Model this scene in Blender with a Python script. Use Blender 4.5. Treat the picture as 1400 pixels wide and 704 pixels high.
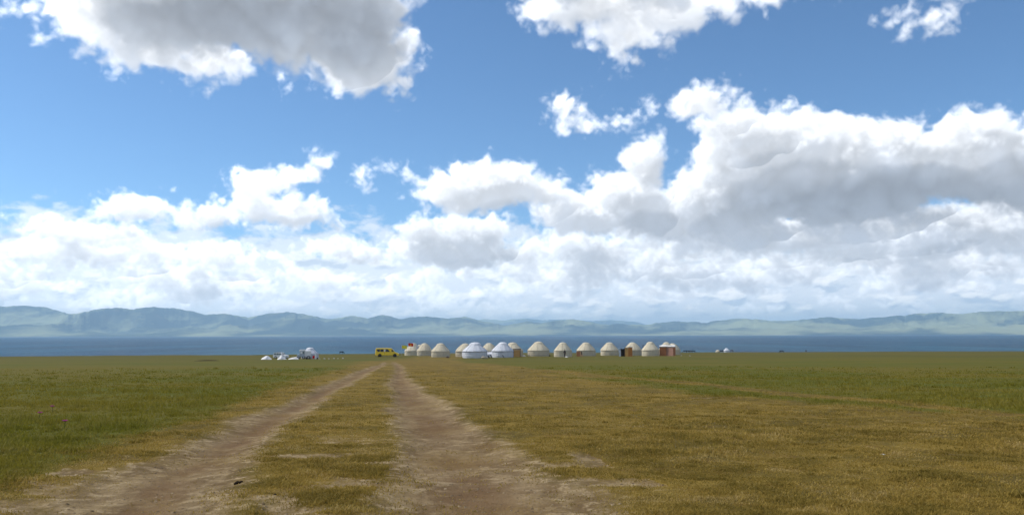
import bpy, bmesh, math, random
import numpy as np
from mathutils import Vector, Matrix, noise as mnoise

for o in list(bpy.data.objects):
    bpy.data.objects.remove(o, do_unlink=True)
SC = bpy.context.scene
COL = SC.collection
R = math.radians

# ------------------------------------------------------------------ camera
FPX = 1200.0                       # focal length in photo pixels (1400 wide)
CAM = Vector((0.0, 0.0, 1.6))
PITCH, ROLL = R(5.02), R(0.12)
_r0, _u0 = Vector((1, 0, 0)), Vector((0, -math.sin(PITCH), math.cos(PITCH)))
FWD = Vector((0, math.cos(PITCH), math.sin(PITCH)))
RGT = math.cos(ROLL) * _r0 - math.sin(ROLL) * _u0
UPV = math.sin(ROLL) * _r0 + math.cos(ROLL) * _u0
cd = bpy.data.cameras.new('camera')
cd.sensor_width = 36.0
cd.lens = 36.0 * FPX / 1400.0
cd.clip_start, cd.clip_end = 0.1, 120000.0
cam = bpy.data.objects.new('camera', cd)
COL.objects.link(cam)
cam.matrix_world = Matrix((
    (RGT.x, UPV.x, -FWD.x, CAM.x), (RGT.y, UPV.y, -FWD.y, CAM.y),
    (RGT.z, UPV.z, -FWD.z, CAM.z), (0, 0, 0, 1)))
SC.camera = cam


def ray(px, py):
    return (FWD + RGT * ((px - 700.0) / FPX) + UPV * ((352.0 - py) / FPX)).normalized()


def azel(px, py):
    d = ray(px, py)
    return math.degrees(math.atan2(d.x, d.y)), math.degrees(math.asin(d.z))


# ------------------------------------------------------------------ exposure, sampling
SC.view_settings.view_transform = 'Standard'
SC.view_settings.look = 'None'
SC.view_settings.exposure = 0.72
SC.view_settings.gamma = 1.0
SC.view_settings.use_curve_mapping = False
SC.render.engine = 'CYCLES'
SC.cycles.use_denoising = True
SC.cycles.denoiser = 'OPENIMAGEDENOISE'
SC.cycles.denoising_input_passes = 'RGB_ALBEDO_NORMAL'
SC.cycles.use_adaptive_sampling = True
SC.cycles.adaptive_threshold = 0.008
SC.cycles.max_bounces = 4
SC.cycles.diffuse_bounces = 2
SC.cycles.glossy_bounces = 2
SC.cycles.transmission_bounces = 2
SC.cycles.transparent_max_bounces = 6
SC.cycles.volume_bounces = 2
SC.cycles.caustics_reflective = False
SC.cycles.caustics_refractive = False

# ------------------------------------------------------------------ sun
SUN_AZ, SUN_EL = R(-80.0), R(43.0)          # azimuth from +Y towards +X
sd = bpy.data.lights.new('sun', 'SUN')
sd.energy = 2.05
sd.angle = R(9.0)
sd.color = (1.0, 0.93, 0.82)
sun = bpy.data.objects.new('sun', sd)
COL.objects.link(sun)
_sv = Vector((math.sin(SUN_AZ) * math.cos(SUN_EL), math.cos(SUN_AZ) * math.cos(SUN_EL), math.sin(SUN_EL)))
sun.rotation_euler = _sv.to_track_quat('Z', 'Y').to_euler()
sun.location = (0, 0, 50)

# ------------------------------------------------------------------ world: blue sky and cumulus
W = bpy.data.worlds.new('World')
SC.world = W
W.use_nodes = True
W.cycles.sampling_method = 'MANUAL'
W.cycles.sample_map_resolution = 512
wt = W.node_tree
wt.nodes.clear()


class G:
    """small helper for writing node graphs"""
    def __init__(self, tree):
        self.t = tree

    def put(self, sock, v):
        if hasattr(v, 'is_linked') and hasattr(v, 'node'):
            self.t.links.new(v, sock)
        elif isinstance(v, (tuple, list, Vector)) and sock.type == 'RGBA':
            v = tuple(v)
            sock.default_value = v if len(v) == 4 else v + (1.0,)
        else:
            sock.default_value = tuple(v) if isinstance(v, (list, Vector)) else v

    def node(self, typ, **kw):
        n = self.t.nodes.new(typ)
        for k, v in kw.items():
            setattr(n, k, v)
        return n

    def m(self, op, a, b=None, c=None, clamp=False):
        n = self.node('ShaderNodeMath', operation=op, use_clamp=clamp)
        for i, v in enumerate((a, b, c)):
            if v is not None:
                self.put(n.inputs[i], v)
        return n.outputs[0]

    def vm(self, op, a, b=None, c=None):
        n = self.node('ShaderNodeVectorMath', operation=op)
        for i, v in enumerate((a, b, c)):
            if v is not None:
                if op == 'SCALE' and i == 1:
                    self.put(n.inputs['Scale'], v)
                else:
                    self.put(n.inputs[i], v)
        return n.outputs['Value'] if op in ('LENGTH', 'DOT_PRODUCT', 'DISTANCE') else n.outputs['Vector']

    def xyz(self, x, y, z=0.0):
        n = self.node('ShaderNodeCombineXYZ')
        for i, v in enumerate((x, y, z)):
            self.put(n.inputs[i], v)
        return n.outputs[0]

    def sep(self, v):
        n = self.node('ShaderNodeSeparateXYZ')
        self.put(n.inputs[0], v)
        return n.outputs

    def ss(self, v, lo, hi, a=0.0, b=1.0):
        n = self.node('ShaderNodeMapRange', interpolation_type='SMOOTHSTEP')
        for i, x in enumerate((v, lo, hi, a, b)):
            self.put(n.inputs[i], x)
        return n.outputs[0]

    def lin(self, v, lo, hi, a=0.0, b=1.0):
        n = self.node('ShaderNodeMapRange', interpolation_type='LINEAR')
        for i, x in enumerate((v, lo, hi, a, b)):
            self.put(n.inputs[i], x)
        return n.outputs[0]

    def noise(self, v, scale, detail=4.0, rough=0.55, lac=2.0, dist=0.0, dims='3D', col=False):
        n = self.node('ShaderNodeTexNoise', noise_dimensions=dims)
        self.put(n.inputs['Vector'], v)
        self.put(n.inputs['Scale'], scale)
        self.put(n.inputs['Detail'], detail)
        self.put(n.inputs['Roughness'], rough)
        self.put(n.inputs['Lacunarity'], lac)
        self.put(n.inputs['Distortion'], dist)
        return n.outputs['Color'] if col else n.outputs[0]

    def vor(self, v, scale, detail=0.0, rough=0.5, smooth=0.3, dims='2D'):
        n = self.node('ShaderNodeTexVoronoi', voronoi_dimensions=dims, feature='SMOOTH_F1')
        self.put(n.inputs['Vector'], v)
        self.put(n.inputs['Scale'], scale)
        self.put(n.inputs['Detail'], detail)
        self.put(n.inputs['Roughness'], rough)
        self.put(n.inputs['Smoothness'], smooth)
        return n.outputs['Distance']

    def mix(self, f, a, b, typ='MIX'):
        n = self.node('ShaderNodeMix', data_type='RGBA', blend_type=typ)
        self.put(n.inputs[0], f)
        self.put(n.inputs[6], a)
        self.put(n.inputs[7], b)
        return n.outputs[2]

    def fmix(self, f, a, b):
        n = self.node('ShaderNodeMix', data_type='FLOAT')
        self.put(n.inputs[0], f)
        self.put(n.inputs[2], a)
        self.put(n.inputs[3], b)
        return n.outputs[0]


# each cloud as ellipses in directions of the sky: centre and half axes, measured on the photograph
# and turned into azimuth / elevation
CLOUDS = [
    # great grey cloud overhead, upper left
    (250, -30, 215, 112), (120, 22, 78, 52), (215, 62, 95, 45), (290, 82, 65, 38), (420, -20, 150, 122),
    (490, 66, 82, 66), (535, 82, 42, 50), (384, 112, 13, 20), (45, 8, 50, 20), (455, 100, 28, 28), (300, -190, 380, 200),
    (165, 88, 22, 16), (8, 14, 16, 14),
    # upper middle
    (790, 2, 98, 50), (862, 46, 62, 46), (890, 5, 120, 45), (960, 2, 85, 38), (1060, -10, 62, 20), (850, -120, 300, 120),
    (865, 107, 9, 8),
    # upper right scrap
    (1268, 32, 48, 26), (1292, 8, 34, 24), (1206, 30, 24, 12),
    # torn scrap right of centre
    (772, 150, 36, 26), (806, 168, 52, 16), (812, 124, 20, 9), (858, 166, 34, 13),
    # big bank on the right
    (960, 140, 66, 30), (1010, 172, 66, 38), (1060, 215, 125, 68), (1160, 235, 150, 82), (1330, 215, 100, 74),
    (1245, 215, 80, 52), (1440, 230, 120, 74), (878, 225, 36, 50), (855, 275, 62, 48), (1000, 270, 110, 55), (790, 312, 40, 16),
    # cloud over the middle
    (668, 254, 84, 42), (630, 264, 62, 34), (742, 260, 42, 30), (596, 272, 44, 22), (782, 268, 22, 11),
    (580, 322, 46, 28), (645, 318, 62, 32), (610, 345, 92, 28), (726, 313, 13, 7),
    # group on the left
    (178, 285, 64, 26), (290, 292, 56, 26), (372, 246, 54, 24), (432, 234, 28, 26), (340, 258, 40, 24),
    (404, 292, 52, 30), (350, 285, 50, 30), (458, 306, 16, 18), (494, 242, 20, 24), (528, 226, 38, 13), (554, 238, 18, 13),
    (30, 296, 40, 6), (232, 255, 10, 5),
    (800, 290, 90, 34), (930, 300, 110, 36), (1080, 322, 150, 26), (1330, 318, 150, 30), (1220, 345, 150, 22), (1270, 302, 90, 30), (1345, 305, 80, 28), (120, 322, 110, 22), (700, 345, 70, 20),
    (1640, 150, 120, 50), (-220, 190, 130, 40),
]

CLOUD_OSL = """
#define NB __NB__
shader cumulus(vector Dir = vector(0,1,0) [[ string widget = "null" ]], output color Col = 0, output float Alpha = 0)
{
    float BX[NB] = { __BX__ };
    float BY[NB] = { __BY__ };
    float BZ[NB] = { __BZ__ };
    float RX[NB] = { __RX__ };
    float RY[NB] = { __RY__ };
    float RZ[NB] = { __RZ__ };
    float GX[5] = { __GX__ };
    float GY[5] = { __GY__ };
    float GA[5] = { __GA__ };
    float GB[5] = { __GB__ };
    float GK[5] = { 0.95, 0.9, 0.4, 0.66, 0.60 };
    vector d = normalize(Dir);
    float az = degrees(atan2(d[0], d[1]));
    float el = degrees(asin(d[2]));
    vector L = normalize(vector(-0.50, 0.72, -0.30));
    float fine = mix(2.1, 1.0, smoothstep(0.0, 24.0, el));
    float pad = 1.5 / fine;
    float lowk = 1.0 - smoothstep(2.5, 6.0, el);
    float A0 = 2.2 / (fine * fine), A1 = 1.40 / fine, A2 = 0.70 / sqrt(fine), A3 = 0.24 / sqrt(fine), A4 = 0.09 / sqrt(fine);
    float AM = 0.24 * (A0 + A1 + A2 + A3) + 0.10;
    int idx[NB];
    int n = 0;
    float zlo = 1e6, zhi = -1e6;
    // domain warp, the same along the whole ray
    point q0 = point(az, el, 0);
    float wx = (noise("perlin", q0 * 0.28) * 1.1 + noise("perlin", q0 * 1.1) * 0.55) / fine;
    float wy = (noise("perlin", q0 * 0.28 + vector(31, 7, 3)) * 0.8 + noise("perlin", q0 * 1.1 + vector(9, 41, 3)) * 0.45) / fine;
    float X = az + wx, Y = el + wy;
    if (abs(az) < 75.0 && el > -2.0) {
        for (int i = 0; i < NB; i++) {
            float ax = (X - BX[i]) / (RX[i] + pad), ay = (Y - BY[i]) / (RY[i] + pad);
            if (ax * ax + ay * ay < 1.0) {
                idx[n] = i; n++;
                zlo = min(zlo, BZ[i] - RZ[i] - pad);
                zhi = max(zhi, BZ[i] + RZ[i] + pad);
            }
        }
    }
    color acc = 0;
    float T = 1.0;
    if (n > 0) {
        int NS = 30;
        float dz = (zhi - zlo) / NS;
        float jit = noise("hash", point(az * 9170.0, el * 13110.0, 0.5));
        // clouds nearer the sun scatter more of its light towards us
        float sunk = mix(0.86, 1.30, smoothstep(0.05, 0.75, dot(d, normalize(vector(-0.70, 0.17, 0.69)))));
        float kext = 1.9 * fine;
        // the deep clouds: overhead left, upper middle, right bank
        float gloom = 0.0;
        for (int i = 0; i < 5; i++) {
            float gx = (X - GX[i]) / GA[i], gy = (Y - GY[i]) / GB[i];
            gloom = max(gloom, GK[i] * (1.0 - smoothstep(0.25, 1.35, sqrt(gx * gx + gy * gy))));
        }
        float klit = mix(mix(1.25, 0.68, smoothstep(3.0, 10.0, el)), 2.0, gloom) * fine;
        for (int s = 0; s < NS; s++) {
            float z = zhi - (s + jit) * dz;
            // envelope
            float f = -1e3;
            for (int j = 0; j < n; j++) {
                int i = idx[j];
                vector v = vector((X - BX[i]) / RX[i], (Y - BY[i]) / RY[i], (z - BZ[i]) / RZ[i]);
                float sr = min(min(RX[i], RY[i]), RZ[i]);
                float e = (1.0 - length(v)) * sr;
                float h = max(0.5 - abs(f - e), 0.0) / 0.5;
                f = max(f, e) + h * h * 0.125;
            }
            if (f > -pad) {
                point p = point(az, el, z);
                float a0 = abs(noise("perlin", p * 0.45));
                float a1 = abs(noise("perlin", p * 0.95 + vector(7, 3, 1)));
                float a2 = abs(noise("perlin", p * 2.1 + vector(2, 9, 4)));
                float a3 = abs(noise("perlin", p * 4.6 + vector(5, 1, 8)));
                float a4 = noise("perlin", p * 10.0);
                float a5 = noise("perlin", p * 22.0);
                float disp = a0 * A0 + a1 * A1 + a2 * A2 + a3 * A3 + (a4 + 0.45 * a5) * A4 - AM;
                float den = f + disp;
                if (den > 0.0) {
                    float ramp = clamp(den * fine * 0.64 + 0.09, 0.0, 1.0);
                    float sig = kext * ramp * ramp * 1.5;
                    // light march
                    float tau = 0.0;
                    float st = 0.22 / fine;
                    float t = 0.0;
                    for (int k = 0; k < 6; k++) {
                        float tm = t + st * 0.5;
                        float lx = X + L[0] * tm, ly = Y + L[1] * tm, lz = z + L[2] * tm;
                        float g = -1e3;
                        for (int j = 0; j < n; j++) {
                            int i = idx[j];
                            vector v = vector((lx - BX[i]) / RX[i], (ly - BY[i]) / RY[i], (lz - BZ[i]) / RZ[i]);
                            float sr = min(min(RX[i], RY[i]), RZ[i]);
                            g = max(g, (1.0 - length(v)) * sr);
                        }
                        float dn = g;
                        if (k < 4) {
                            point lp = point(az + L[0] * tm, el + L[1] * tm, lz);
                            dn += abs(noise("perlin", lp * 0.45)) * A0 + abs(noise("perlin", lp * 0.95 + vector(7, 3, 1))) * A1
                                + abs(noise("perlin", lp * 2.1 + vector(2, 9, 4))) * A2 - AM + 0.05;
                        }
                        tau += klit * clamp(dn * fine * 1.6, 0.0, 1.0) * st;
                        t += st;
                        st *= 1.75;
                    }
                    float Ls = 0.60 * exp(-tau) + 0.42 * exp(-tau * 0.28) + 0.27 * exp(-tau * 0.06);
                    float amb = (0.72 + 0.9 * a0 + 0.35 * a1) * (0.8 + 0.2 * exp(-den * 2.0 * fine));
                    color c = color(1.0, 0.985, 0.96) * Ls * sunk * (0.80 + 0.16 * lowk) + color(0.150, 0.180, 0.230) * amb * (1.0 - 0.22 * gloom);
                    c = mix(c, color(0.64, 0.69, 0.75), 0.24 * (1.0 - smoothstep(1.0, 11.0, el)));
                    float a = 1.0 - exp(-sig * dz);
                    acc += T * a * c;
                    T *= 1.0 - a;
                    if (T < 0.01) break;
                }
            }
        }
    }
    // deep haze-white cover of far small clouds above the horizon
    if (el < 9.0 && T > 0.01 && abs(az) < 75.0) {
        point w = point(az * 0.60, el * 1.15, 3.7);
        float v = 0.0, am = 0.5, v2 = 0.0;
        for (int o = 0; o < 6; o++) {
            v += am * noise("perlin", w);
            if (o < 4) v2 += am * noise("perlin", w + vector(-0.12, 0.30, 0) );
            w *= 2.07; am *= 0.5;
        }
        float cov = (1.0 - smoothstep(5.6, 7.6, el + v * 4.0)) * mix(0.97, 0.80, smoothstep(3.0, 6.5, el));
        color base = mix(color(0.60, 0.64, 0.69), color(0.60, 0.645, 0.70), smoothstep(0.5, 5.0, el)) * mix(1.12, 0.95, smoothstep(-30.0, 15.0, az));
        base = mix(base, color(0.37, 0.44, 0.53), mix(0.60, 0.85, smoothstep(-2.0, 12.0, az)) * smoothstep(0.0, 0.22, v2 - v * 0.2 - 0.02));
        base = mix(base, color(0.95, 0.92, 0.87), 0.55 * smoothstep(0.0, 0.22, v - v2 * 0.55));
        base *= mix(1.20, 0.98, smoothstep(1.0, 6.0, el));
        acc += T * cov * base;
        T *= 1.0 - cov;
    }
    Alpha = 1.0 - T;
    Col = Alpha > 1e-4 ? acc / Alpha : color(0);
    // fair weather clouds in the rest of the sky, outside the picture
    float away = max(smoothstep(38.0, 46.0, abs(az)), smoothstep(34.0, 42.0, el));
    if (away > 0.0) {
        point w = point(d[0], d[1], d[2] * 1.3) * 3.0;
        float v = 0.0, am = 0.5;
        for (int o = 0; o < 6; o++) { v += am * noise("perlin", w); w *= 2.03; am *= 0.52; }
        float lowf = 1.0 - smoothstep(3.0, 9.0, el);
        float aa = smoothstep(-0.02, 0.14, v + lowf * 0.4);
        color cc = mix(color(0.80, 0.79, 0.77), color(0.30, 0.34, 0.40), smoothstep(0.08, 0.34, v));
        Col = mix(Col, cc, away);
        Alpha = mix(Alpha, aa, away);
    }
}
"""


def build_world():
    g = G(wt)
    xs, ys, zs, rx, ry, rz = [], [], [], [], [], []
    rr = random.Random(4)
    for (cx, cy, ax, ay) in CLOUDS:
        a0, e0 = azel(cx, cy)
        a1, _ = azel(cx + 5, cy)
        _, e1 = azel(cx, cy - 5)
        sx, sy = abs(a1 - a0) / 5 * ax, abs(e1 - e0) / 5 * ay
        xs.append(a0); ys.append(e0)
        zs.append((e0 - 8.0) * 0.7 + rr.uniform(-0.4, 0.4))
        rx.append(sx); ry.append(sy)
        rz.append(min(max(0.75 * (sx + sy) / 2, 0.5), 4.5))
    for k in range(150):
        # small heaped clouds of the far cover, each a flat base with one or two heads
        e0 = 1.2 + 5.8 * rr.random() ** 0.7
        a0 = rr.uniform(-37, 37)
        if e0 > 5.4 and a0 < 2.5:
            continue
        sx = rr.uniform(0.9, 3.4) * (0.35 + e0 / 6.5)
        sy = sx * rr.uniform(0.22, 0.36)
        zz = (e0 - 8.0) * 0.7 - 1.2
        for (da, de, kx, ky) in ((0, 0, 1.0, 0.8), (rr.uniform(-.45, .45), 0.5, 0.5, 0.9)):
            xs.append(a0 + da * sx); ys.append(e0 + de * sy); zs.append(zz)
            rx.append(sx * kx); ry.append(sy * ky); rz.append(max(0.4, 0.5 * sx * kx))
    for k in range(110):
        # the farthest rows of heaps, small and close above the hills
        e0 = 1.1 + 3.6 * rr.random()
        a0 = rr.uniform(-36, 36)
        sx = rr.uniform(0.45, 1.5) * (0.5 + e0 / 5.0)
        sy = sx * rr.uniform(0.30, 0.50)
        for (da, de, kx, ky) in ((0, 0, 1.0, 0.75), (rr.uniform(-.5, .5), 0.6, 0.5, 0.8)):
            xs.append(a0 + da * sx); ys.append(e0 + de * sy); zs.append((e0 - 8.0) * 0.7 - 0.6)
            rx.append(sx * kx); ry.append(sy * ky); rz.append(max(0.35, 0.6 * sx * kx))
    code = CLOUD_OSL.replace('__NB__', str(len(xs)))
    gl = [(330, 0, 230, 80), (480, 40, 100, 60), (800, -10, 110, 40), (1190, 272, 180, 36), (1320, 276, 120, 30)]
    gx = [azel(p[0], p[1]) for p in gl]
    for k, l in (('GX', [p[0] for p in gx]), ('GY', [p[1] for p in gx]), ('GA', [p[2] * 0.046 for p in gl]), ('GB', [p[3] * 0.046 for p in gl]), ('BX', xs), ('BY', ys), ('BZ', zs), ('RX', rx), ('RY', ry), ('RZ', rz)):
        code = code.replace('__%s__' % k, ', '.join('%.3f' % v for v in l))
    SC.cycles.shading_system = True
    txt = bpy.data.texts.new('cumulus.osl')
    txt.from_string(code)
    gen = g.node('ShaderNodeTexCoord').outputs['Generated']
    sn = g.node('ShaderNodeScript')
    sn.mode = 'INTERNAL'
    sn.script = txt
    print('OSL inputs', [i.name for i in sn.inputs], [o.name for o in sn.outputs])
    g.put(sn.inputs['Dir'], gen)
    sky = g.node('ShaderNodeTexSky', sky_type='NISHITA', sun_disc=False)
    sky.sun_elevation = SUN_EL
    sky.sun_rotation = SUN_AZ
    sky.altitude = 3000.0
    sky.air_density, sky.dust_density, sky.ozone_density = 1.0, 2.2, 1.0
    skyc = g.mix(1.0, sky.outputs[0], (SKY_K * 0.72, SKY_K * 0.97, SKY_K * 1.12), 'MULTIPLY')
    col = g.mix(sn.outputs['Alpha'], skyc, sn.outputs['Col'])
    bg = g.node('ShaderNodeBackground')
    g.put(bg.inputs['Color'], col)
    bg.inputs['Strength'].default_value = 1.0
    out = g.node('ShaderNodeOutputWorld')
    wt.links.new(bg.outputs[0], out.inputs['Surface'])


SKY_K = 0.084
build_world()

# ================================================================== helpers
def link(o, parent=None):
    COL.objects.link(o)
    if parent is not None:
        o.parent = parent
    return o


def np_mesh(name, verts, faces, smooth=False):
    """verts (n,3), faces (m,k) of one size, quickly"""
    verts = np.ascontiguousarray(verts, dtype=np.float32)
    faces = np.ascontiguousarray(faces, dtype=np.int32)
    me = bpy.data.meshes.new(name)
    m, k = faces.shape
    me.vertices.add(len(verts))
    me.vertices.foreach_set('co', verts.ravel())
    me.loops.add(m * k)
    me.loops.foreach_set('vertex_index', faces.ravel())
    me.polygons.add(m)
    me.polygons.foreach_set('loop_start', np.arange(0, m * k, k, dtype=np.int32))
    me.update(calc_edges=True)
    me.polygons.foreach_set('use_smooth', np.full(m, smooth, dtype=bool))
    me.validate()
    return me


def fattr(me, name, vals):
    a = me.attributes.new(name, 'FLOAT', 'POINT')
    a.data.foreach_set('value', np.ascontiguousarray(vals, dtype=np.float32))


# ---- value noise in numpy
_rng = np.random.default_rng(11)
_PERM = _rng.permutation(4096).astype(np.int64)
_VAL = _rng.random(4096)


def vnoise(x, y, seed=0):
    xi, yi = np.floor(x).astype(np.int64), np.floor(y).astype(np.int64)
    fx, fy = x - xi, y - yi
    fx, fy = fx * fx * fx * (fx * (fx * 6 - 15) + 10), fy * fy * fy * (fy * (fy * 6 - 15) + 10)

    def h(a, b):
        return _VAL[_PERM[(_PERM[(a + seed * 131) & 4095] + b) & 4095]]
    v0 = h(xi, yi) * (1 - fx) + h(xi + 1, yi) * fx
    v1 = h(xi, yi + 1) * (1 - fx) + h(xi + 1, yi + 1) * fx
    return v0 * (1 - fy) + v1 * fy


def fbm(x, y, octv=5, seed=0, gain=0.5):
    s, a, t = 0.0, 1.0, 0.0
    for i in range(octv):
        s = s + a * vnoise(x, y, seed + i)
        t += a
        x, y, a = x * 2.03 + 17.1, y * 2.03 + 5.3, a * gain
    return s / t


def ridged(x, y, octv=5, seed=0, gain=0.5):
    s, a, t = 0.0, 1.0, 0.0
    for i in range(octv):
        v = 1.0 - np.abs(2 * vnoise(x, y, seed + i) - 1)
        s = s + a * v * v
        t += a
        x, y, a = x * 2.07 + 11.7, y * 2.07 + 3.9, a * gain
    return s / t


def sstep(v, a, b):
    t = np.clip((np.asarray(v, dtype=float) - a) / (b - a), 0, 1)
    return t * t * (3 - 2 * t)


# ================================================================== the lie of the land
SLOPE = 0.0175
LAKE_Z = -12.4
_EX = np.array([-900, -400, -151, -120, -96, -60, 0, 60, 150, 262, 373, 520, 900], float)
_EY = np.array([150, 205, 262, 300, 420, 485, 530, 560, 590, 610, 650, 720, 800], float)


def shore_y(x):
    return np.interp(x, _EX, _EY)


def plain_z(x, y):
    """height of the meadow, without its small bumps"""
    x, y = np.asarray(x, float), np.asarray(y, float)
    z = -SLOPE * np.clip(y, -120, 1e9)
    t = (y - shore_y(x)) / 40.0
    drop = np.clip(t, 0, 3)
    z = np.where(t > 0, np.maximum(-SLOPE * shore_y(x) - drop * 6.0, -14.5), z)
    return z


def bumps(x, y):
    r = np.sqrt(x * x + y * y)
    b = (fbm(x / 9.0, y / 9.0, 3, 3) - 0.5) * 0.16 + (fbm(x / 0.9, y / 0.9, 3, 7) - 0.5) * 0.10 * np.exp(-r / 60)
    b = b + (fbm(x / 60.0, y / 60.0, 2, 23) - 0.5) * 0.5 * sstep(r, 30, 120)
    return b * (1 - sstep(y - shore_y(x), -10, 15))


# wheel tracks, measured on the photograph and laid out on the ground
def ground_at(px, py):
    d = ray(px, py)
    t = 5.0
    for _ in range(60):
        p = CAM + d * t
        gz = float(plain_z(p.x, p.y))
        if abs(p.z - gz) < 1e-4:
            break
        t += (p.z - gz) / max(-d.z - SLOPE * 0.9, 0.004) * 0.9
    return CAM + d * t


TRK = {
    'll': [(20, 704), (77, 681), (141, 648), (208, 631), (268, 601), (322, 577), (386, 554), (433, 530), (470, 516), (497, 506), (517, 500), (525, 494)],
    'lr': [(318, 704), (326, 680), (338, 648), (358, 614), (378, 601), (413, 571), (443, 550), (468, 533), (484, 522), (506, 510), (525, 502), (529, 494)],
    'rl': [(500, 704), (512, 681), (528, 645), (546, 614), (543, 591), (534, 564), (530, 540), (532, 520), (540, 506), (538, 499), (534, 494)],
    'rr': [(862, 704), (845, 690), (820, 670), (752, 643), (722, 621), (685, 597), (648, 577), (618, 554), (591, 541), (574, 527), (558, 514), (552, 503), (540, 494)],
}


def curve(pts):
    w = sorted(((ground_at(*p)) for p in pts), key=lambda v: v.y)
    ys, xs = np.array([v.y for v in w]), np.array([v.x for v in w])
    k = (xs[2] - xs[0]) / (ys[2] - ys[0])
    ys = np.concatenate(([ys[0] - 80.0], ys)); xs = np.concatenate(([xs[0] - 80.0 * k * 0.25], xs))
    return lambda y: np.interp(y, ys, xs)


FAINT = []
for pts in ([(548, 496), (600, 503), (700, 515), (868, 541), (1100, 565), (1400, 600)], [(560, 495), (650, 501), (800, 512), (1000, 530), (1400, 570)],
            [(556, 500), (640, 525), (760, 570), (900, 610), (1130, 660), (1400, 704)], [(553, 497), (610, 512), (720, 540), (900, 575), (1400, 650)]):
    w_ = sorted(((ground_at(*p)) for p in pts), key=lambda v: v.y)
    FAINT.append((np.array([v.x for v in w_]), np.array([v.y for v in w_])))
C_LL, C_LR, C_RL, C_RR = (curve(TRK[k]) for k in ('ll', 'lr', 'rl', 'rr'))


def wear(x, y):
    """signed distance (m, positive inside) to the two bare wheel tracks"""
    fade = sstep(y, 110, 150) * 1.2
    nx = (fbm(x / 1.6, y / 2.6, 3, 40) - 0.5) * 0.7
    nx = nx * np.clip(np.abs(y) / 25.0, 0.5, 1.0)
    dl = np.minimum(x - C_LL(y), C_LR(y) - x) + nx
    dr = np.minimum(x - C_RL(y), C_RR(y) - x) + nx
    w = np.maximum(dl, dr) - fade
    # bare patches round the tracks close by
    zone = (x > C_LL(y) - 0.8) * (x < C_RR(y) + 1.0) * (1 - sstep(y, 13, 21)) * (np.hypot(x, y) < 40)
    bare = (fbm(x / 1.5, y / 0.9, 4, 140) - 0.57) * 3.2
    return np.where(zone > 0.02, np.maximum(w, np.minimum(bare, 0.2) - (1 - zone) * 1.0), w), dl, dr


def dryness(x, y):
    """1 where the sward is trodden and yellow, 0 where it is green"""
    left = sstep(x - C_LL(y), -0.5 - 0.045 * np.abs(y) - 1.2, 0.2)
    bx = np.interp(y, [0, 12, 17, 22, 30, 45, 80, 130, 180], [14, 11.0, 13.0, 11.5, 9.5, 9.0, 9.5, 9, 6])
    right = 1 - sstep(x - C_RR(y) - bx + (fbm(x / 3.0, y / 6.0, 3, 51) - .5) * 3, -1.5, 2.5)
    d = left * right
    strip = (x > C_LL(y)) * (x < C_RR(y) + 1.0)
    d = d + (0.32 - 0.17 * strip) * (fbm(x / 2.4, y / 3.6, 4, 61) - 0.5) * 2
    d = d + 0.35 * np.exp(-((y - 185) / 22.0) ** 2) * sstep(x, -45, -25) * (1 - sstep(x, 40, 60))
    # fainter tracks fanning out over the grass to the right
    for (cx, cy) in FAINT:
        w_ = 0.42 + 0.010 * y
        d = d + 1.0 * np.exp(-((x - np.interp(y, cy, cx) + (fbm(x / 5, y / 5, 2, 33) - .5) * 1.5) / w_) ** 2) * (y > cy[0]) * (y < cy[-1])
    far = sstep(y, 90, 170)
    return np.clip(d * (1 - 0.6 * far) + 0.12 * far, 0, 1)


def build_ground():
    # rings round the viewer: fine underfoot and in front, coarse behind, out to the skyline
    rad = np.concatenate((np.geomspace(0.8, 60, 430), np.geomspace(60.6, 760, 230), np.geomspace(790, 9000, 26)))
    az = np.concatenate((np.linspace(-38, 38, 460), np.linspace(39, 321, 110)))
    az = np.radians(az)
    A, Rr = np.meshgrid(az, rad)
    X, Y = Rr * np.sin(A), Rr * np.cos(A)
    Z = plain_z(X, Y) + bumps(X, Y)
    w, dl, dr = wear(X, Y)
    rut = sstep(w, -0.1, 0.5) * 0.05
    near = 1 - sstep(Rr, 100, 140)
    cr, cl = 0.5 * (C_RL(Y) + C_RR(Y)), 0.5 * (C_LL(Y) + C_LR(Y))
    gr = np.exp(-((X - cr + 0.1) / 0.62) ** 2) + np.exp(-((X - cl) / 0.36) ** 2)
    Z = Z - (rut + gr * 0.045 * sstep(w, 0, 0.4)) * near
    V = np.stack((X, Y, Z), -1).reshape(-1, 3)
    na, nr = len(az), len(rad)
    i = np.arange(nr - 1)[:, None] * na + np.arange(na)[None, :]
    j = np.arange(nr - 1)[:, None] * na + (np.arange(na)[None, :] + 1) % na
    F = np.stack((i, j, j + na, i + na), -1).reshape(-1, 4)[:, ::-1]
    # cap in the middle
    c = len(V)
    V = np.vstack((V, [[0, 0, float(plain_z(0, 0))]]))
    k = np.arange(na)
    cap = np.stack((k, np.full(na, c), np.full(na, c), (k + 1) % na), -1)
    me = np_mesh('ground', V, F, True)
    ext = lambda a, v: np.concatenate((a.ravel(), [v]))
    fattr(me, 'wear', ext(w, -1.0))
    fattr(me, 'dry', ext(dryness(X, Y), 1.0))
    fattr(me, 'groove', ext(gr * sstep(w, -0.1, 0.3) * near, 0.0))
    o = bpy.data.objects.new('ground', me)
    o['kind'] = 'structure'
    me.materials.append(mat_ground())
    return link(o)


def new_mat(name):
    m = bpy.data.materials.new(name)
    m.use_nodes = True
    m.node_tree.nodes.clear()
    g = G(m.node_tree)
    b = g.node('ShaderNodeBsdfPrincipled')
    out = g.node('ShaderNodeOutputMaterial')
    m.node_tree.links.new(b.outputs[0], out.inputs['Surface'])
    return m, g, b, out


def attr(g, name):
    return g.node('ShaderNodeAttribute', attribute_name=name).outputs['Fac']


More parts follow.
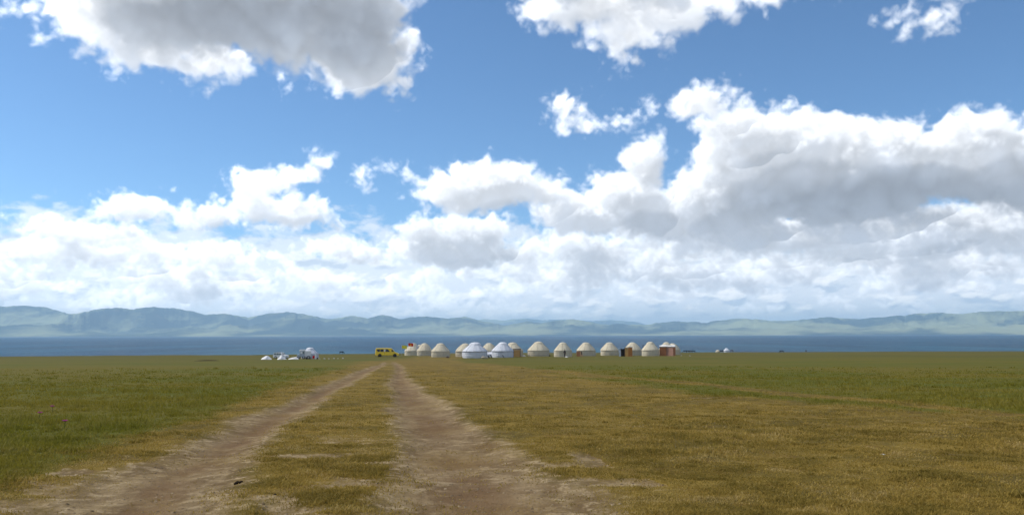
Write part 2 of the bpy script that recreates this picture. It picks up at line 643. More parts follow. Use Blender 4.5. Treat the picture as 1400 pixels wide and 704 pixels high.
LUSH, OLIVE, DRY, STRAW = (0.084, 0.088, 0.008), (0.114, 0.094, 0.011), (0.200, 0.134, 0.024), (0.275, 0.200, 0.056)
SOIL, SOIL_D, SOIL_L = (0.275, 0.204, 0.116), (0.128, 0.084, 0.042), (0.405, 0.315, 0.200)


def mat_ground():
    m, g, b, out = new_mat('meadow')
    pos = g.node('ShaderNodeNewGeometry').outputs['Position']
    x, y, z = g.sep(pos)
    wearv, dry, groove = attr(g, 'wear'), attr(g, 'dry'), attr(g, 'groove')
    n_big = g.noise(pos, 0.045, 4.0, 0.6)
    n_mid = g.noise(pos, 0.5, 5.0, 0.65)
    n_sm = g.noise(pos, 4.0, 5.0, 0.7)
    n_fine = g.noise(pos, 28.0, 4.0, 0.75)
    flat = g.noise(g.vm('MULTIPLY', pos, (0.25, 1.0, 1.0)), 0.16, 4.0, 0.6)     # long streaks across the plain
    grass = g.mix(g.ss(g.m('ADD', n_big, g.m('MULTIPLY', g.m('SUBTRACT', flat, 0.5), 0.9)), 0.36, 0.64), LUSH, OLIVE)
    far = g.ss(y, 70.0, 260.0)
    streak = g.noise(g.vm('MULTIPLY', pos, (0.2, 1.0, 1.0)), 0.07, 5.0, 0.65)
    grass = g.mix(g.m('MULTIPLY', far, 0.7), grass, g.mix(g.ss(streak, 0.36, 0.62), (0.062, 0.062, 0.007), (0.102, 0.080, 0.012)))
    dryc = g.mix(g.ss(n_mid, 0.35, 0.66), (0.100, 0.072, 0.014), DRY)
    dryc = g.mix(g.ss(n_sm, 0.52, 0.78), dryc, STRAW)
    dryc = g.mix(g.m('MULTIPLY', g.ss(g.noise(pos, 1.7, 5.0, 0.65), 0.52, 0.66), 0.45), dryc, (0.120, 0.066, 0.018))
    dk = g.ss(g.m('ADD', dry, g.m('MULTIPLY', g.m('SUBTRACT', n_mid, 0.5), 0.7)), 0.25, 0.75)
    col = g.mix(dk, grass, dryc)
    col = g.mix(g.m('MULTIPLY', g.ss(n_fine, 0.45, 0.75), 0.45), col, g.mix(0.5, col, (0.02, 0.018, 0.006)))
    # bare earth
    soil = g.mix(g.ss(g.noise(g.vm('MULTIPLY', pos, (1.0, 0.45, 1.0)), 1.5, 6.0, 0.7), 0.36, 0.64), SOIL_D, SOIL)
    soil = g.mix(g.m('MULTIPLY', g.ss(n_sm, 0.48, 0.68), 0.8), soil, SOIL_L)
    soil = g.mix(g.m('MULTIPLY', g.ss(g.noise(g.vm('MULTIPLY', pos, (1.0, 0.6, 1.0)), 9.0, 4.0, 0.7), 0.54, 0.66), 0.6), soil, SOIL_D)
    soil = g.mix(g.m('MULTIPLY', g.m('MINIMUM', groove, 1.0), g.ss(g.noise(pos, 0.7, 4.0, 0.6), 0.32, 0.60, 0.25, 0.85)), soil, (0.135, 0.078, 0.038))
    # thin dead grass lying on the track
    soil = g.mix(g.m('MULTIPLY', g.ss(g.m('MULTIPLY', n_fine, g.m('ADD', n_mid, 0.5)), 0.50, 0.66), 0.5), soil, DRY)
    ragged = g.m('ADD', g.m('MULTIPLY', g.m('SUBTRACT', n_sm, 0.5), 1.0), g.m('MULTIPLY', g.m('SUBTRACT', n_mid, 0.5), 0.9))
    wk = g.ss(g.m('ADD', wearv, ragged), -0.22, 0.26)
    # scattered bald spots in the dry sward
    bald = g.m('MULTIPLY', g.ss(g.noise(g.vm('MULTIPLY', pos, (0.6, 1.0, 1.0)), 0.9, 5.0, 0.65), 0.63, 0.70), dk)
    wk = g.m('MAXIMUM', wk, g.m('MULTIPLY', bald, 0.7))
    col = g.mix(wk, col, soil)
    g.put(b.inputs['Base Color'], g.mix(1.0, col, (1.10, 1.09, 1.02), 'MULTIPLY'))
    b.inputs['Roughness'].default_value = 0.95
    b.inputs['Specular IOR Level'].default_value = 0.1
    bp = g.node('ShaderNodeBump')
    g.put(bp.inputs['Height'], g.m('ADD', g.m('MULTIPLY', n_sm, 1.0), g.m('MULTIPLY', n_fine, 0.45)))
    bp.inputs['Distance'].default_value = 0.05
    g.put(bp.inputs['Strength'], g.fmix(g.ss(y, 40.0, 160.0), 0.9, 0.25))
    g.put(b.inputs['Normal'], bp.outputs[0])
    return m


def build_lake():
    bm = bmesh.new()
    bmesh.ops.create_circle(bm, cap_ends=True, segments=96, radius=24000)
    me = bpy.data.meshes.new('lake')
    bm.to_mesh(me); bm.free()
    o = bpy.data.objects.new('lake', me)
    o.location = (0, 0, LAKE_Z)
    o['kind'] = 'structure'
    m, g, b, out = new_mat('lake_water')
    pos = g.node('ShaderNodeNewGeometry').outputs['Position']
    x, y, z = g.sep(pos)
    band = g.noise(g.vm('MULTIPLY', pos, (0.0006, 0.0030, 0.0)), 1.0, 5.0, 0.6)
    shal = g.m('SUBTRACT', 1.0, g.ss(y, 350.0, 1500.0))
    deep = g.mix(g.ss(band, 0.35, 0.65), (0.003, 0.066, 0.138), (0.006, 0.112, 0.205))
    col = g.mix(g.m('MULTIPLY', shal, 0.75), deep, (0.030, 0.185, 0.250))
    # wind lanes and ruffled patches
    lane = g.noise(g.vm('MULTIPLY', pos, (0.030, 0.0075, 0.0)), 1.0, 3.0, 0.6)
    lane2 = g.noise(g.vm('MULTIPLY', pos, (0.0075, 0.0013, 0.0)), 1.0, 4.0, 0.6)
    col = g.mix(g.m('MULTIPLY', g.ss(lane, 0.50, 0.70), 0.55), col, (0.020, 0.165, 0.255))
    col = g.mix(g.m('MULTIPLY', g.ss(lane2, 0.40, 0.62), 0.60), (0.001, 0.045, 0.102), col)
    # little breaking crests
    cr = g.noise(g.vm('MULTIPLY', pos, (0.045, 0.022, 0.0)), 1.0, 3.0, 0.65)
    col = g.mix(g.m('MULTIPLY', g.ss(cr, 0.64, 0.72), 0.35), col, (0.20, 0.40, 0.54))
    g.put(b.inputs['Base Color'], col)
    b.inputs['Roughness'].default_value = 0.28
    b.inputs['IOR'].default_value = 1.33
    b.inputs['Specular IOR Level'].default_value = 0.02
    w1 = g.noise(g.vm('MULTIPLY', pos, (0.10, 0.22, 0.0)), 1.0, 4.0, 0.65)
    w2 = g.noise(g.vm('MULTIPLY', pos, (0.012, 0.05, 0.0)), 1.0, 3.0, 0.6)
    bp = g.node('ShaderNodeBump')
    g.put(bp.inputs['Height'], g.m('ADD', w1, g.m('MULTIPLY', w2, 2.0)))
    bp.inputs['Strength'].default_value = 1.0
    bp.inputs['Distance'].default_value = 3.2
    g.put(b.inputs['Normal'], bp.outputs[0])
    me.materials.append(m)
    return link(o)


# ------------------------------------------------------------------ hills beyond the lake
SKYLINE = [(-400, 424), (-250, 418), (-120, 425), (0, 418.5), (34, 418), (62, 420), (98, 429.5), (137, 422), (161, 420.5), (182, 422.6), (209, 419.5),
           (237, 421), (267, 426.7), (281, 429.5), (309, 428.5), (339, 434), (367, 428.5), (394, 426), (422, 430), (453, 436.4), (467, 434), (480, 432),
           (503, 435), (523, 430), (547, 436), (566, 433.5), (585, 432), (609, 435.7), (636, 432.6), (660, 438.4), (691, 444.6), (705, 442), (719, 439.3), (740, 442),
           (760, 439), (782, 436), (805, 440), (832, 444), (850, 442.6), (880, 444.2), (905, 441), (920, 439.6), (940, 439.8), (965, 441), (985, 438), (1002, 436), (1033, 436),
           (1064, 439), (1105, 436.7), (1136, 433), (1174, 436.3), (1211, 433.6), (1256, 428.8), (1290, 427.4), (1314, 429), (1338, 426), (1366, 425), (1400, 424.3),
           (1480, 421), (1600, 428), (1750, 422), (1900, 426)]
FARLINE = [(300, 446), (600, 445), (640, 440), (660, 436.4), (690, 437.5), (719, 435.4), (743, 437.5), (765, 436.6), (790, 437.5), (822, 438.6), (845, 438), (870, 440), (900, 446), (1000, 448)]


def _line(pts):
    a = [azel(*p) for p in pts]
    return np.array([v[0] for v in a]), np.array([v[1] for v in a])


def build_hills(name, line, r0, r1, rc, seed, na, nr, mat, azr, base_el):
    la, le = _line(line)
    az = np.linspace(azr[0], azr[1], na)
    t = np.linspace(0, 1, nr)
    A, T = np.meshgrid(az, t)
    Rr = r0 + (r1 - r0) * T
    X, Y = Rr * np.sin(np.radians(A)), Rr * np.cos(np.radians(A))
    want = np.interp(az, la, le) + 0.10 * (fbm(az * 1.7, az * 0, 4, seed + 5) - 0.5) + 0.07 * (fbm(az * 7, az * 0, 4, seed + 8) - 0.5)
    tc = (rc - r0) / (r1 - r0) + 0.16 * (fbm(az * 0.22, az * 0 + 3, 3, seed) - 0.5)
    u = np.clip(T / tc[None, :], 0, 2.5)
    crest = np.where(u < 1, u ** 1.15, np.maximum(1.0 - 0.55 * (u - 1), 0.45))
    # spurs and gullies running down to the water, and lower foothills in front
    wx = (fbm(X / 2600, Y / 2600, 3, seed + 20) - .5) * 2200
    spur = ridged((X + wx) / 2100, Y / 5200, 5, seed + 30, 0.5)
    foot = ridged((X + wx * .5) / 1500 + 9, Y / 1700, 4, seed + 44, 0.5)
    body = np.clip(1 - np.abs(u - 0.62) / 0.62, 0, 1)
    H = crest * (0.42 + 0.85 * spur) + 1.0 * body * (foot - 0.40)
    H = H + 0.16 * (ridged(X / 620, Y / 900, 4, seed + 60) - .5) * np.clip(u * 3, 0, 1)
    H = H * sstep(T, 0.0, 0.10) + 0.004
    k = (np.tan(np.radians(want)) / np.max(H / Rr, axis=0))
    Z = H * k[None, :] + CAM.z
    Z = np.where(T <= 0.0, LAKE_Z - 1.0, Z)
    Z = LAKE_Z - 1.0 + (Z - (LAKE_Z - 1.0)) * sstep(T, -0.001, 0.03)
    V = np.stack((X, Y, Z), -1).reshape(-1, 3)
    i = np.arange(nr - 1)[:, None] * na + np.arange(na - 1)[None, :]
    F = np.stack((i, i + 1, i + na + 1, i + na), -1).reshape(-1, 4)
    me = np_mesh(name, V, F, True)
    o = bpy.data.objects.new(name, me)
    o['kind'] = 'structure'
    me.materials.append(mat)
    return link(o)


def mat_hills():
    m, g, b, out = new_mat('pasture_cloud_shade')
    geo = g.node('ShaderNodeNewGeometry')
    pos = geo.outputs['Position']
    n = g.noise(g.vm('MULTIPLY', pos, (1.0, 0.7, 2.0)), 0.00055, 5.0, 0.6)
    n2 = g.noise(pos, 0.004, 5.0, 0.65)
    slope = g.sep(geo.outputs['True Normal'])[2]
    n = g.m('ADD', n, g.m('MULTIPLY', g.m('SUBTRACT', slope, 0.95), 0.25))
    col = g.mix(g.ss(n, 0.43, 0.58), (0.055, 0.085, 0.070), (0.370, 0.400, 0.220))  # dark patches put cloud shade into the colour, pale ones the sunlit pasture
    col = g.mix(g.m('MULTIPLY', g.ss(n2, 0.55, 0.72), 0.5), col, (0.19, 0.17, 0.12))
    z = g.sep(pos)[2]
    col = g.mix(g.m('MULTIPLY', g.ss(z, 60.0, -5.0), 0.0), col, (0.3, 0.28, 0.2))
    g.put(b.inputs['Base Color'], col)
    b.inputs['Roughness'].default_value = 1.0
    b.inputs['Specular IOR Level'].default_value = 0.0
    return m


def build_haze():
    top = max(o.bound_box[6][2] + o.location.z for o in COL.objects if o.name.startswith(('hills', 'mountains'))) + 15.0
    bm = bmesh.new()
    bmesh.ops.create_cube(bm, size=1.0)
    s, lo = 56000.0, -16.5
    for v in bm.verts:
        v.co = Vector((v.co.x * s, v.co.y * s, lo if v.co.z < 0 else top))
    me = bpy.data.meshes.new('haze')
    bm.to_mesh(me); bm.free()
    o = bpy.data.objects.new('haze', me)
    o['kind'] = 'stuff'
    m = bpy.data.materials.new('haze_air')
    m.use_nodes = True
    t = m.node_tree
    t.nodes.clear()
    v = t.nodes.new('ShaderNodeVolumePrincipled')
    v.inputs['Color'].default_value = (0.52, 0.77, 1.0, 1)
    v.inputs['Density'].default_value = HAZE_DENSITY
    v.inputs['Anisotropy'].default_value = 0.2
    out = t.nodes.new('ShaderNodeOutputMaterial')
    t.links.new(v.outputs[0], out.inputs['Volume'])
    me.materials.append(m)
    return link(o)


HAZE_DENSITY = 7.4e-5
ground = build_ground()
lake = build_lake()
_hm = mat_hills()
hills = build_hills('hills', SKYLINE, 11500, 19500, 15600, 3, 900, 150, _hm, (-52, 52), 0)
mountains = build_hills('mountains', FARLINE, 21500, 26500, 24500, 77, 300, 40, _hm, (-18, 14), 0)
build_haze()

# ================================================================== grass
def mat_grass():
    m, g, b, out = new_mat('grass_blades')
    dry, tint = attr(g, 'dry'), attr(g, 'tint')
    pos = g.node('ShaderNodeNewGeometry').outputs['Position']
    n_big = g.noise(pos, 0.09, 3.0, 0.6)
    lush = g.mix(g.ss(n_big, 0.38, 0.62), (0.168, 0.162, 0.014), (0.232, 0.190, 0.022))
    lush = g.mix(g.ss(tint, 0.2, 1.0), lush, (0.230, 0.200, 0.038))
    dryc = g.mix(g.ss(tint, 0.15, 0.6), (0.225, 0.162, 0.030), (0.365, 0.256, 0.055))
    dryc = g.mix(g.ss(tint, 0.75, 1.0), dryc, (0.480, 0.350, 0.130))
    g.put(b.inputs['Base Color'], g.mix(g.ss(dry, 0.3, 0.7), lush, dryc))
    b.inputs['Roughness'].default_value = 0.75
    b.inputs['Specular IOR Level'].default_value = 0.2
    tr = g.node('ShaderNodeBsdfTranslucent')
    g.put(tr.inputs['Color'], b.inputs['Base Color'].links[0].from_socket)
    mx = g.node('ShaderNodeMixShader')
    mx.inputs[0].default_value = 0.4
    m.node_tree.links.new(b.outputs[0], mx.inputs[1])
    m.node_tree.links.new(tr.outputs[0], mx.inputs[2])
    m.node_tree.links.new(mx.outputs[0], out.inputs['Surface'])
    return m


def build_grass():
    rng = np.random.default_rng(5)
    nt = 215000
    az = np.radians(rng.uniform(-40, 40, nt))
    # more tufts close by, thinning with distance
    u = rng.random(nt)
    r = 4.5 * (1 - u * (1 - (4.5 / 85.0) ** 0.35)) ** (-1 / 0.35)
    x, y = r * np.sin(az), r * np.cos(az)
    w, _, _ = wear(x, y)
    d = np.clip(dryness(x, y) + rng.normal(0, 0.13, nt), 0, 1)
    clump = fbm(x / 0.55, y / 0.55, 3, 70)
    patch = fbm(x / 2.2, y / 1.6, 3, 80)
    keep = (0.30 + 1.0 * sstep(clump, 0.36, 0.62)) * (0.82 + 0.4 * sstep(patch, 0.35, 0.6))
    keep = keep * np.where(w > 0, np.clip(0.16 - 0.22 * w, 0.02, 1), 1.0)
    keep = keep * (1 - 0.75 * sstep(w, -0.35, 0.1) * (w < 0))
    keep = keep * (1 - 0.9 * sstep(r, 40, 88))
    k = rng.random(nt) < keep
    x, y, r, w, d, clump, patch = (a[k] for a in (x, y, r, w, d, clump, patch))
    n = len(x)
    nb = np.where(r < 16, 7, np.where(r < 32, 5, 4))
    # a few tufts stand out as tussocks left by the grazing animals
    tuss = (rng.random(n) < 0.022) & (w < -0.1)
    nb = np.where(tuss, nb * 5, nb)
    idx = np.repeat(np.arange(n), nb)
    N = len(idx)
    tall = sstep(patch, 0.40, 0.7)
    h0 = (0.045 + 0.055 * tall) * (1 - d) + (0.020 + 0.017 * tall) * d
    h0 = np.where(w > -0.05, h0 * 0.7, h0)
    h = h0[idx] * rng.uniform(0.55, 1.35, N)
    seed = (rng.random(N) < 0.012) & (d[idx] < 0.5)
    h = np.where(seed, h * 1.9, h)
    T_ = tuss[idx]
    h = np.where(T_, h * 1.55 + 0.012, h)
    spread = np.where(T_, 0.045 + 0.0008 * r[idx], 0.035 + 0.0022 * r[idx])
    bx = x[idx] + rng.normal(0, 1, N) * spread
    by = y[idx] + rng.normal(0, 1, N) * spread
    # same height as the drawn ground
    w2, dl, dr = wear(bx, by)
    cr, cl = 0.5 * (C_RL(by) + C_RR(by)), 0.5 * (C_LL(by) + C_LR(by))
    gr = np.exp(-((bx - cr + 0.1) / 0.62) ** 2) + np.exp(-((bx - cl) / 0.36) ** 2)
    bz = plain_z(bx, by) + bumps(bx, by) - (sstep(w2, -0.1, 0.5) * 0.05 + gr * 0.045 * sstep(w2, 0, 0.4)) - 0.004
    th = rng.uniform(0, 2 * np.pi, N)
    lean = rng.uniform(0.15, 0.75, N) + 0.45 * d[idx]
    ld = rng.uniform(0, 2 * np.pi, N)
    wd = np.maximum(0.0038, 0.00050 * r[idx]) * rng.uniform(0.7, 1.3, N)
    ux, uy = np.cos(th) * wd, np.sin(th) * wd
    lx, ly = np.cos(ld) * lean * h, np.sin(ld) * lean * h
    near = r[idx] < 22
    P0 = np.stack((bx - ux, by - uy, bz), -1)
    P1 = np.stack((bx + ux, by + uy, bz), -1)
    P2 = np.stack((bx + lx * .35 + ux * .7, by + ly * .35 + uy * .7, bz + h * .6), -1)
    P3 = np.stack((bx + lx * .35 - ux * .7, by + ly * .35 - uy * .7, bz + h * .6), -1)
    P4 = np.stack((bx + lx, by + ly, bz + h * (1 - 0.22 * lean)), -1)
    ni, fi = np.nonzero(near)[0], np.nonzero(~near)[0]
    Vn = np.stack((P0[ni], P1[ni], P2[ni], P3[ni], P4[ni]), 1).reshape(-1, 3)
    b0 = np.arange(len(ni)) * 5
    Fn = np.concatenate([np.stack((b0 + a, b0 + b, b0 + c), -1) for a, b, c in ((0, 1, 2), (0, 2, 3), (3, 2, 4))])
    Vf = np.stack((P0[fi], P1[fi], P4[fi]), 1).reshape(-1, 3)
    c0 = len(Vn) + np.arange(len(fi)) * 3
    Ff = np.stack((c0, c0 + 1, c0 + 2), -1)
    me = np_mesh('grass', np.vstack((Vn, Vf)), np.vstack((Fn, Ff)), False)
    tint = np.clip(rng.random(N) * 0.55 + 1.5 * (fbm(bx / 0.6, by / 0.6, 3, 91) - 0.38) - 0.25 * T_ * (rng.random(N) < 0.6), 0, 1)
    dd = d[idx]
    fattr(me, 'dry', np.concatenate((np.repeat(dd[ni], 5), np.repeat(dd[fi], 3))))
    fattr(me, 'tint', np.concatenate((np.repeat(tint[ni], 5), np.repeat(tint[fi], 3))))
    me.materials.append(mat_grass())
    o = bpy.data.objects.new('grass', me)
    o['kind'] = 'stuff'
    o['label'] = 'short grazed grass, green to straw yellow, over the meadow beside the wheel tracks'
    o['category'] = 'grass'
    print('grass tris', len(Fn) + len(Ff))
    return link(o)


build_grass()


def build_clods():
    """crumbs of dry earth and small stones on the wheel tracks"""
    rng = np.random.default_rng(9)
    n = 26000
    az = np.radians(rng.uniform(-36, 36, n))
    r = 5.0 * (1 - rng.random(n) * (1 - (5.0 / 45.0) ** 0.6)) ** (-1 / 0.6)
    x, y = r * np.sin(az), r * np.cos(az)
    w, _, _ = wear(x, y)
    k = (w > -0.05) & (rng.random(n) < 0.35 + 0.9 * sstep(fbm(x / 0.7, y / 0.7, 3, 150), .45, .65))
    x, y, r = x[k], y[k], r[k]
    n = len(x)
    cr, cl = 0.5 * (C_RL(y) + C_RR(y)), 0.5 * (C_LL(y) + C_LR(y))
    gr = np.exp(-((x - cr + 0.1) / 0.62) ** 2) + np.exp(-((x - cl) / 0.36) ** 2)
    w, _, _ = wear(x, y)
    z = plain_z(x, y) + bumps(x, y) - (sstep(w, -0.1, 0.5) * 0.05 + gr * 0.045 * sstep(w, 0, 0.4))
    base = np.array([[1, 0, 0], [.4, .9, 0], [-.7, .7, 0], [-.9, -.3, 0], [-.1, -1, 0], [.7, -.7, 0], [.45, .1, .75], [-.3, .3, .85], [-.1, -.45, .7]], float)
    faces = np.array([[0, 1, 6], [1, 7, 6], [1, 2, 7], [2, 3, 7], [3, 8, 7], [3, 4, 8], [4, 5, 8], [5, 6, 8], [5, 0, 6], [6, 7, 8]])
    s = np.minimum(rng.lognormal(-4.8, 0.45, n), 0.020) * (1 + r / 40)
    th = rng.uniform(0, 6.28, n)
    B = base[None] * rng.uniform(0.7, 1.3, (n, 9, 1))
    bx = (B[..., 0] * np.cos(th)[:, None] - B[..., 1] * np.sin(th)[:, None]) * s[:, None]
    by = (B[..., 0] * np.sin(th)[:, None] + B[..., 1] * np.cos(th)[:, None]) * s[:, None]
    bz = B[..., 2] * s[:, None] * 0.6 - 0.002
    V = np.stack((bx + x[:, None], by + y[:, None], bz + z[:, None]), -1).reshape(-1, 3)
    F = (faces[None] + (np.arange(n) * 9)[:, None, None]).reshape(-1, 3)
    me = np_mesh('gravel', V, F, False)
    fattr(me, 'tint', np.repeat(rng.random(n), 9))
    m, g, b, out = new_mat('earth_crumbs')
    t = attr(g, 'tint')
    g.put(b.inputs['Base Color'], g.mix(g.ss(t, 0.9, 1.1), g.mix(t, SOIL_D, SOIL), SOIL_L))
    b.inputs['Roughness'].default_value = 1.0
    me.materials.append(m)
    o = bpy.data.objects.new('gravel', me)
    o['kind'] = 'stuff'
    o['label'] = 'crumbs of dry earth scattered over the bare wheel tracks'
    o['category'] = 'gravel'
    print('clods', n)
    return link(o)


build_clods()

# ================================================================== builders for things
def simple_mat(name, col, rough=0.8, spec=0.2, var=0.12, scale=6.0, metal=0.0, bump=0.0, bscale=20.0):
    m, g, b, out = new_mat(name)
    pos = g.node('ShaderNodeTexCoord').outputs['Object']
    n = g.noise(pos, scale, 5.0, 0.6)
    dark = tuple(c * (1 - 2.2 * var) for c in col)
    g.put(b.inputs['Base Color'], g.mix(g.ss(n, 0.3, 0.7), dark, col))
    b.inputs['Roughness'].default_value = rough
    b.inputs['Specular IOR Level'].default_value = spec
    b.inputs['Metallic'].default_value = metal
    if bump:
        bp = g.node('ShaderNodeBump')
        g.put(bp.inputs['Height'], g.noise(pos, bscale, 4.0, 0.6))
        bp.inputs['Strength'].default_value = bump
        bp.inputs['Distance'].default_value = 0.03
        g.put(b.inputs['Normal'], bp.outputs[0])
    return m


def felt_mat(name, col, dirt):
    """felt or canvas: long hanging folds, rain streaks, grubby foot"""
    m, g, b, out = new_mat(name)
    pos = g.node('ShaderNodeTexCoord').outputs['Object']
    x, y, z = g.sep(pos)
    streak = g.noise(g.vm('MULTIPLY', pos, (3.0, 3.0, 0.5)), 1.6, 5.0, 0.6)
    blot = g.noise(pos, 1.3, 4.0, 0.6)
    c = g.mix(g.m('MULTIPLY', g.ss(streak, 0.42, 0.68), 0.45), col, dirt)
    c = g.mix(g.m('MULTIPLY', g.ss(blot, 0.48, 0.7), 0.40), c, dirt)
    g.put(b.inputs['Base Color'], c)
    b.inputs['Roughness'].default_value = 0.95
    b.inputs['Specular IOR Level'].default_value = 0.08
    bp = g.node('ShaderNodeBump')
    g.put(bp.inputs['Height'], g.m('ADD', streak, g.m('MULTIPLY', g.noise(pos, 9.0, 4.0, 0.6), 0.3)))
    bp.inputs['Strength'].default_value = 0.7
    bp.inputs['Distance'].default_value = 0.08
    g.put(b.inputs['Normal'], bp.outputs[0])
    return m


def wood_mat(name, col):
    m, g, b, out = new_mat(name)
    pos = g.node('ShaderNodeTexCoord').outputs['Object']
    n = g.noise(g.vm('MULTIPLY', pos, (9.0, 9.0, 0.8)), 1.5, 5.0, 0.6)
    c = g.mix(g.ss(n, 0.35, 0.7), tuple(v * 0.6 for v in col), col)
    g.put(b.inputs['Base Color'], c)
    b.inputs['Roughness'].default_value = 0.7
    return m


M = {
    'cream': felt_mat('cream_felt', (0.60, 0.545, 0.42), (0.45, 0.395, 0.295)),
    'grey_cream': felt_mat('weathered_felt', (0.55, 0.505, 0.405), (0.40, 0.355, 0.275)),
    'white': felt_mat('white_canvas', (0.62, 0.645, 0.70), (0.46, 0.48, 0.54)),
    'cap': felt_mat('cap_felt', (0.60, 0.545, 0.42), (0.46, 0.405, 0.305)),
    'wcap': felt_mat('cap_canvas', (0.68, 0.70, 0.75), (0.52, 0.54, 0.60)),
    'rope': simple_mat('hair_rope', (0.36, 0.32, 0.25), 0.95),
    'wrope': simple_mat('dark_band', (0.33, 0.34, 0.39), 0.95),
    'iron': simple_mat('black_iron', (0.035, 0.034, 0.036), 0.6),
    'black': simple_mat('black_rubber', (0.018, 0.018, 0.020), 0.7),
    'yellow': simple_mat('yellow_paint', (0.88, 0.60, 0.012), 0.35, 0.5, 0.05, 1.5),
    'vanglass': simple_mat('tinted_glass', (0.018, 0.022, 0.028), 0.12, 0.5, 0.1),
    'carglass': simple_mat('grey_glass', (0.10, 0.14, 0.14), 0.15, 0.5, 0.1),
    'wpaint': simple_mat('white_paint', (0.74, 0.76, 0.78), 0.4, 0.5, 0.05, 1.5),
    'bluegrey': simple_mat('blue_grey_metal', (0.40, 0.47, 0.55), 0.6, 0.3, 0.15, 2.0),
    'steel': simple_mat('wheel_steel', (0.45, 0.45, 0.46), 0.5, 0.5),
    'lamp': simple_mat('lamp_glass', (0.70, 0.70, 0.66), 0.2, 0.5),
    'curtain': simple_mat('white_curtain', (0.75, 0.76, 0.78), 0.9),
    'tarp': felt_mat('white_tarpaulin', (0.74, 0.74, 0.74), (0.55, 0.54, 0.52)),
    'sack': simple_mat('pale_sacking', (0.52, 0.46, 0.36), 0.95, 0.1, 0.2, 8),
    'tan': wood_mat('tan_planks', (0.60, 0.33, 0.09)),
    'orange': wood_mat('orange_planks', (0.58, 0.215, 0.03)),
    'redbrown': wood_mat('red_brown_planks', (0.50, 0.185, 0.065)),
    'pink': wood_mat('faded_pink_planks', (0.56, 0.30, 0.215)),
    'peach': wood_mat('peach_planks', (0.66, 0.42, 0.24)),
    'darkwood': wood_mat('dark_planks', (0.10, 0.055, 0.028)),
    'red': simple_mat('red_cloth', (0.62, 0.018, 0.012), 0.85, 0.1, 0.08),
    'sunyellow': simple_mat('sun_yellow_cloth', (0.85, 0.50, 0.03), 0.85, 0.1, 0.05),
    'yellowgreen': simple_mat('yellow_cloth', (0.72, 0.66, 0.07), 0.85, 0.1, 0.08),
    'blue': simple_mat('blue_cloth', (0.05, 0.12, 0.40), 0.85, 0.1, 0.05),
    'skin': simple_mat('skin', (0.38, 0.21, 0.14), 0.6),
    'cloth_dark': simple_mat('dark_jacket_cloth', (0.022, 0.022, 0.026), 0.9),
    'cloth_trouser': simple_mat('dark_trouser_cloth', (0.035, 0.033, 0.036), 0.9),
    'hair': simple_mat('black_hair', (0.012, 0.010, 0.009), 0.7),
    'hide': simple_mat('dark_hide', (0.030, 0.020, 0.014), 0.8, 0.2, 0.2, 3),
    'hide_b': simple_mat('brown_hide', (0.085, 0.042, 0.020), 0.8, 0.2, 0.2, 3),
    'stone': simple_mat('white_stone', (0.55, 0.54, 0.50), 0.95, 0.1, 0.15, 9, 0, 0.6),
    'dung': simple_mat('dried_dung', (0.022, 0.015, 0.010), 1.0, 0.05, 0.2, 20, 0, 0.8),
    'petal': simple_mat('pink_petal', (0.45, 0.05, 0.26), 0.8),
    'stem': simple_mat('green_stem', (0.06, 0.09, 0.02), 0.8),
    'earth': simple_mat('turned_earth', (0.055, 0.034, 0.020), 1.0, 0.05, 0.2, 3, 0, 0.8),
}


def empty(name, label, cat, group=None):
    o = bpy.data.objects.new(name, None)
    o.empty_display_size = 0.3
    link(o)
    tag(o, label, cat, group)
    return o


def tag(o, label, cat, group=None):
    o['label'] = label
    o['category'] = cat
    if group:
        o['group'] = group
    return o


def obj(name, bm, mat, parent=None, smooth=False, sharp=None):
    me = bpy.data.meshes.new(name)
    bmesh.ops.recalc_face_normals(bm, faces=bm.faces)
    bm.to_mesh(me)
    bm.free()
    for p in me.polygons:
        p.use_smooth = smooth
    if sharp is not None:
        me.set_sharp_from_angle(angle=R(sharp))
    me.materials.append(M[mat] if isinstance(mat, str) else mat)
    o = bpy.data.objects.new(name, me)
    return link(o, parent)


def box(bm, c, s, rot=None, bev=0.0):
    r = bmesh.ops.create_cube(bm, size=1.0)
    vs = r['verts']
    for v in vs:
        v.co = Vector((v.co.x * s[0], v.co.y * s[1], v.co.z * s[2]))
    if bev:
        es = {e for v in vs for e in v.link_edges}
        rb = bmesh.ops.bevel(bm, geom=list(es), offset=bev, segments=2, affect='EDGES', profile=0.6)
        vs = list({v for f in rb['faces'] for v in f.verts} | {v for v in vs if v.is_valid})
    for v in vs:
        if rot is not None:
            v.co = rot @ v.co
        v.co += Vector(c)
    return vs


def tube(bm, pts, r, seg=8, close=False):
    pts = [Vector(p) for p in pts]
    rings = []
    n = len(pts)
    rr = r if isinstance(r, (list, tuple)) else [r] * n
    for i, p in enumerate(pts):
        if close:
            d = pts[(i + 1) % n] - pts[i - 1]
        else:
            d = pts[min(i + 1, n - 1)] - pts[max(i - 1, 0)]
        d.normalize()
        a = d.orthogonal().normalized() if abs(d.z) > 0.9 else d.cross(Vector((0, 0, 1))).normalized()
        b = d.cross(a)
        rings.append([bm.verts.new(p + (a * math.cos(2 * math.pi * k / seg) + b * math.sin(2 * math.pi * k / seg)) * rr[i]) for k in range(seg)])
    m = n if close else n - 1
    for i in range(m):
        A, B = rings[i], rings[(i + 1) % n]
        for k in range(seg):
            bm.faces.new((A[k], A[(k + 1) % seg], B[(k + 1) % seg], B[k]))
    if not close:
        bm.faces.new(rings[0][::-1]); bm.faces.new(rings[-1])


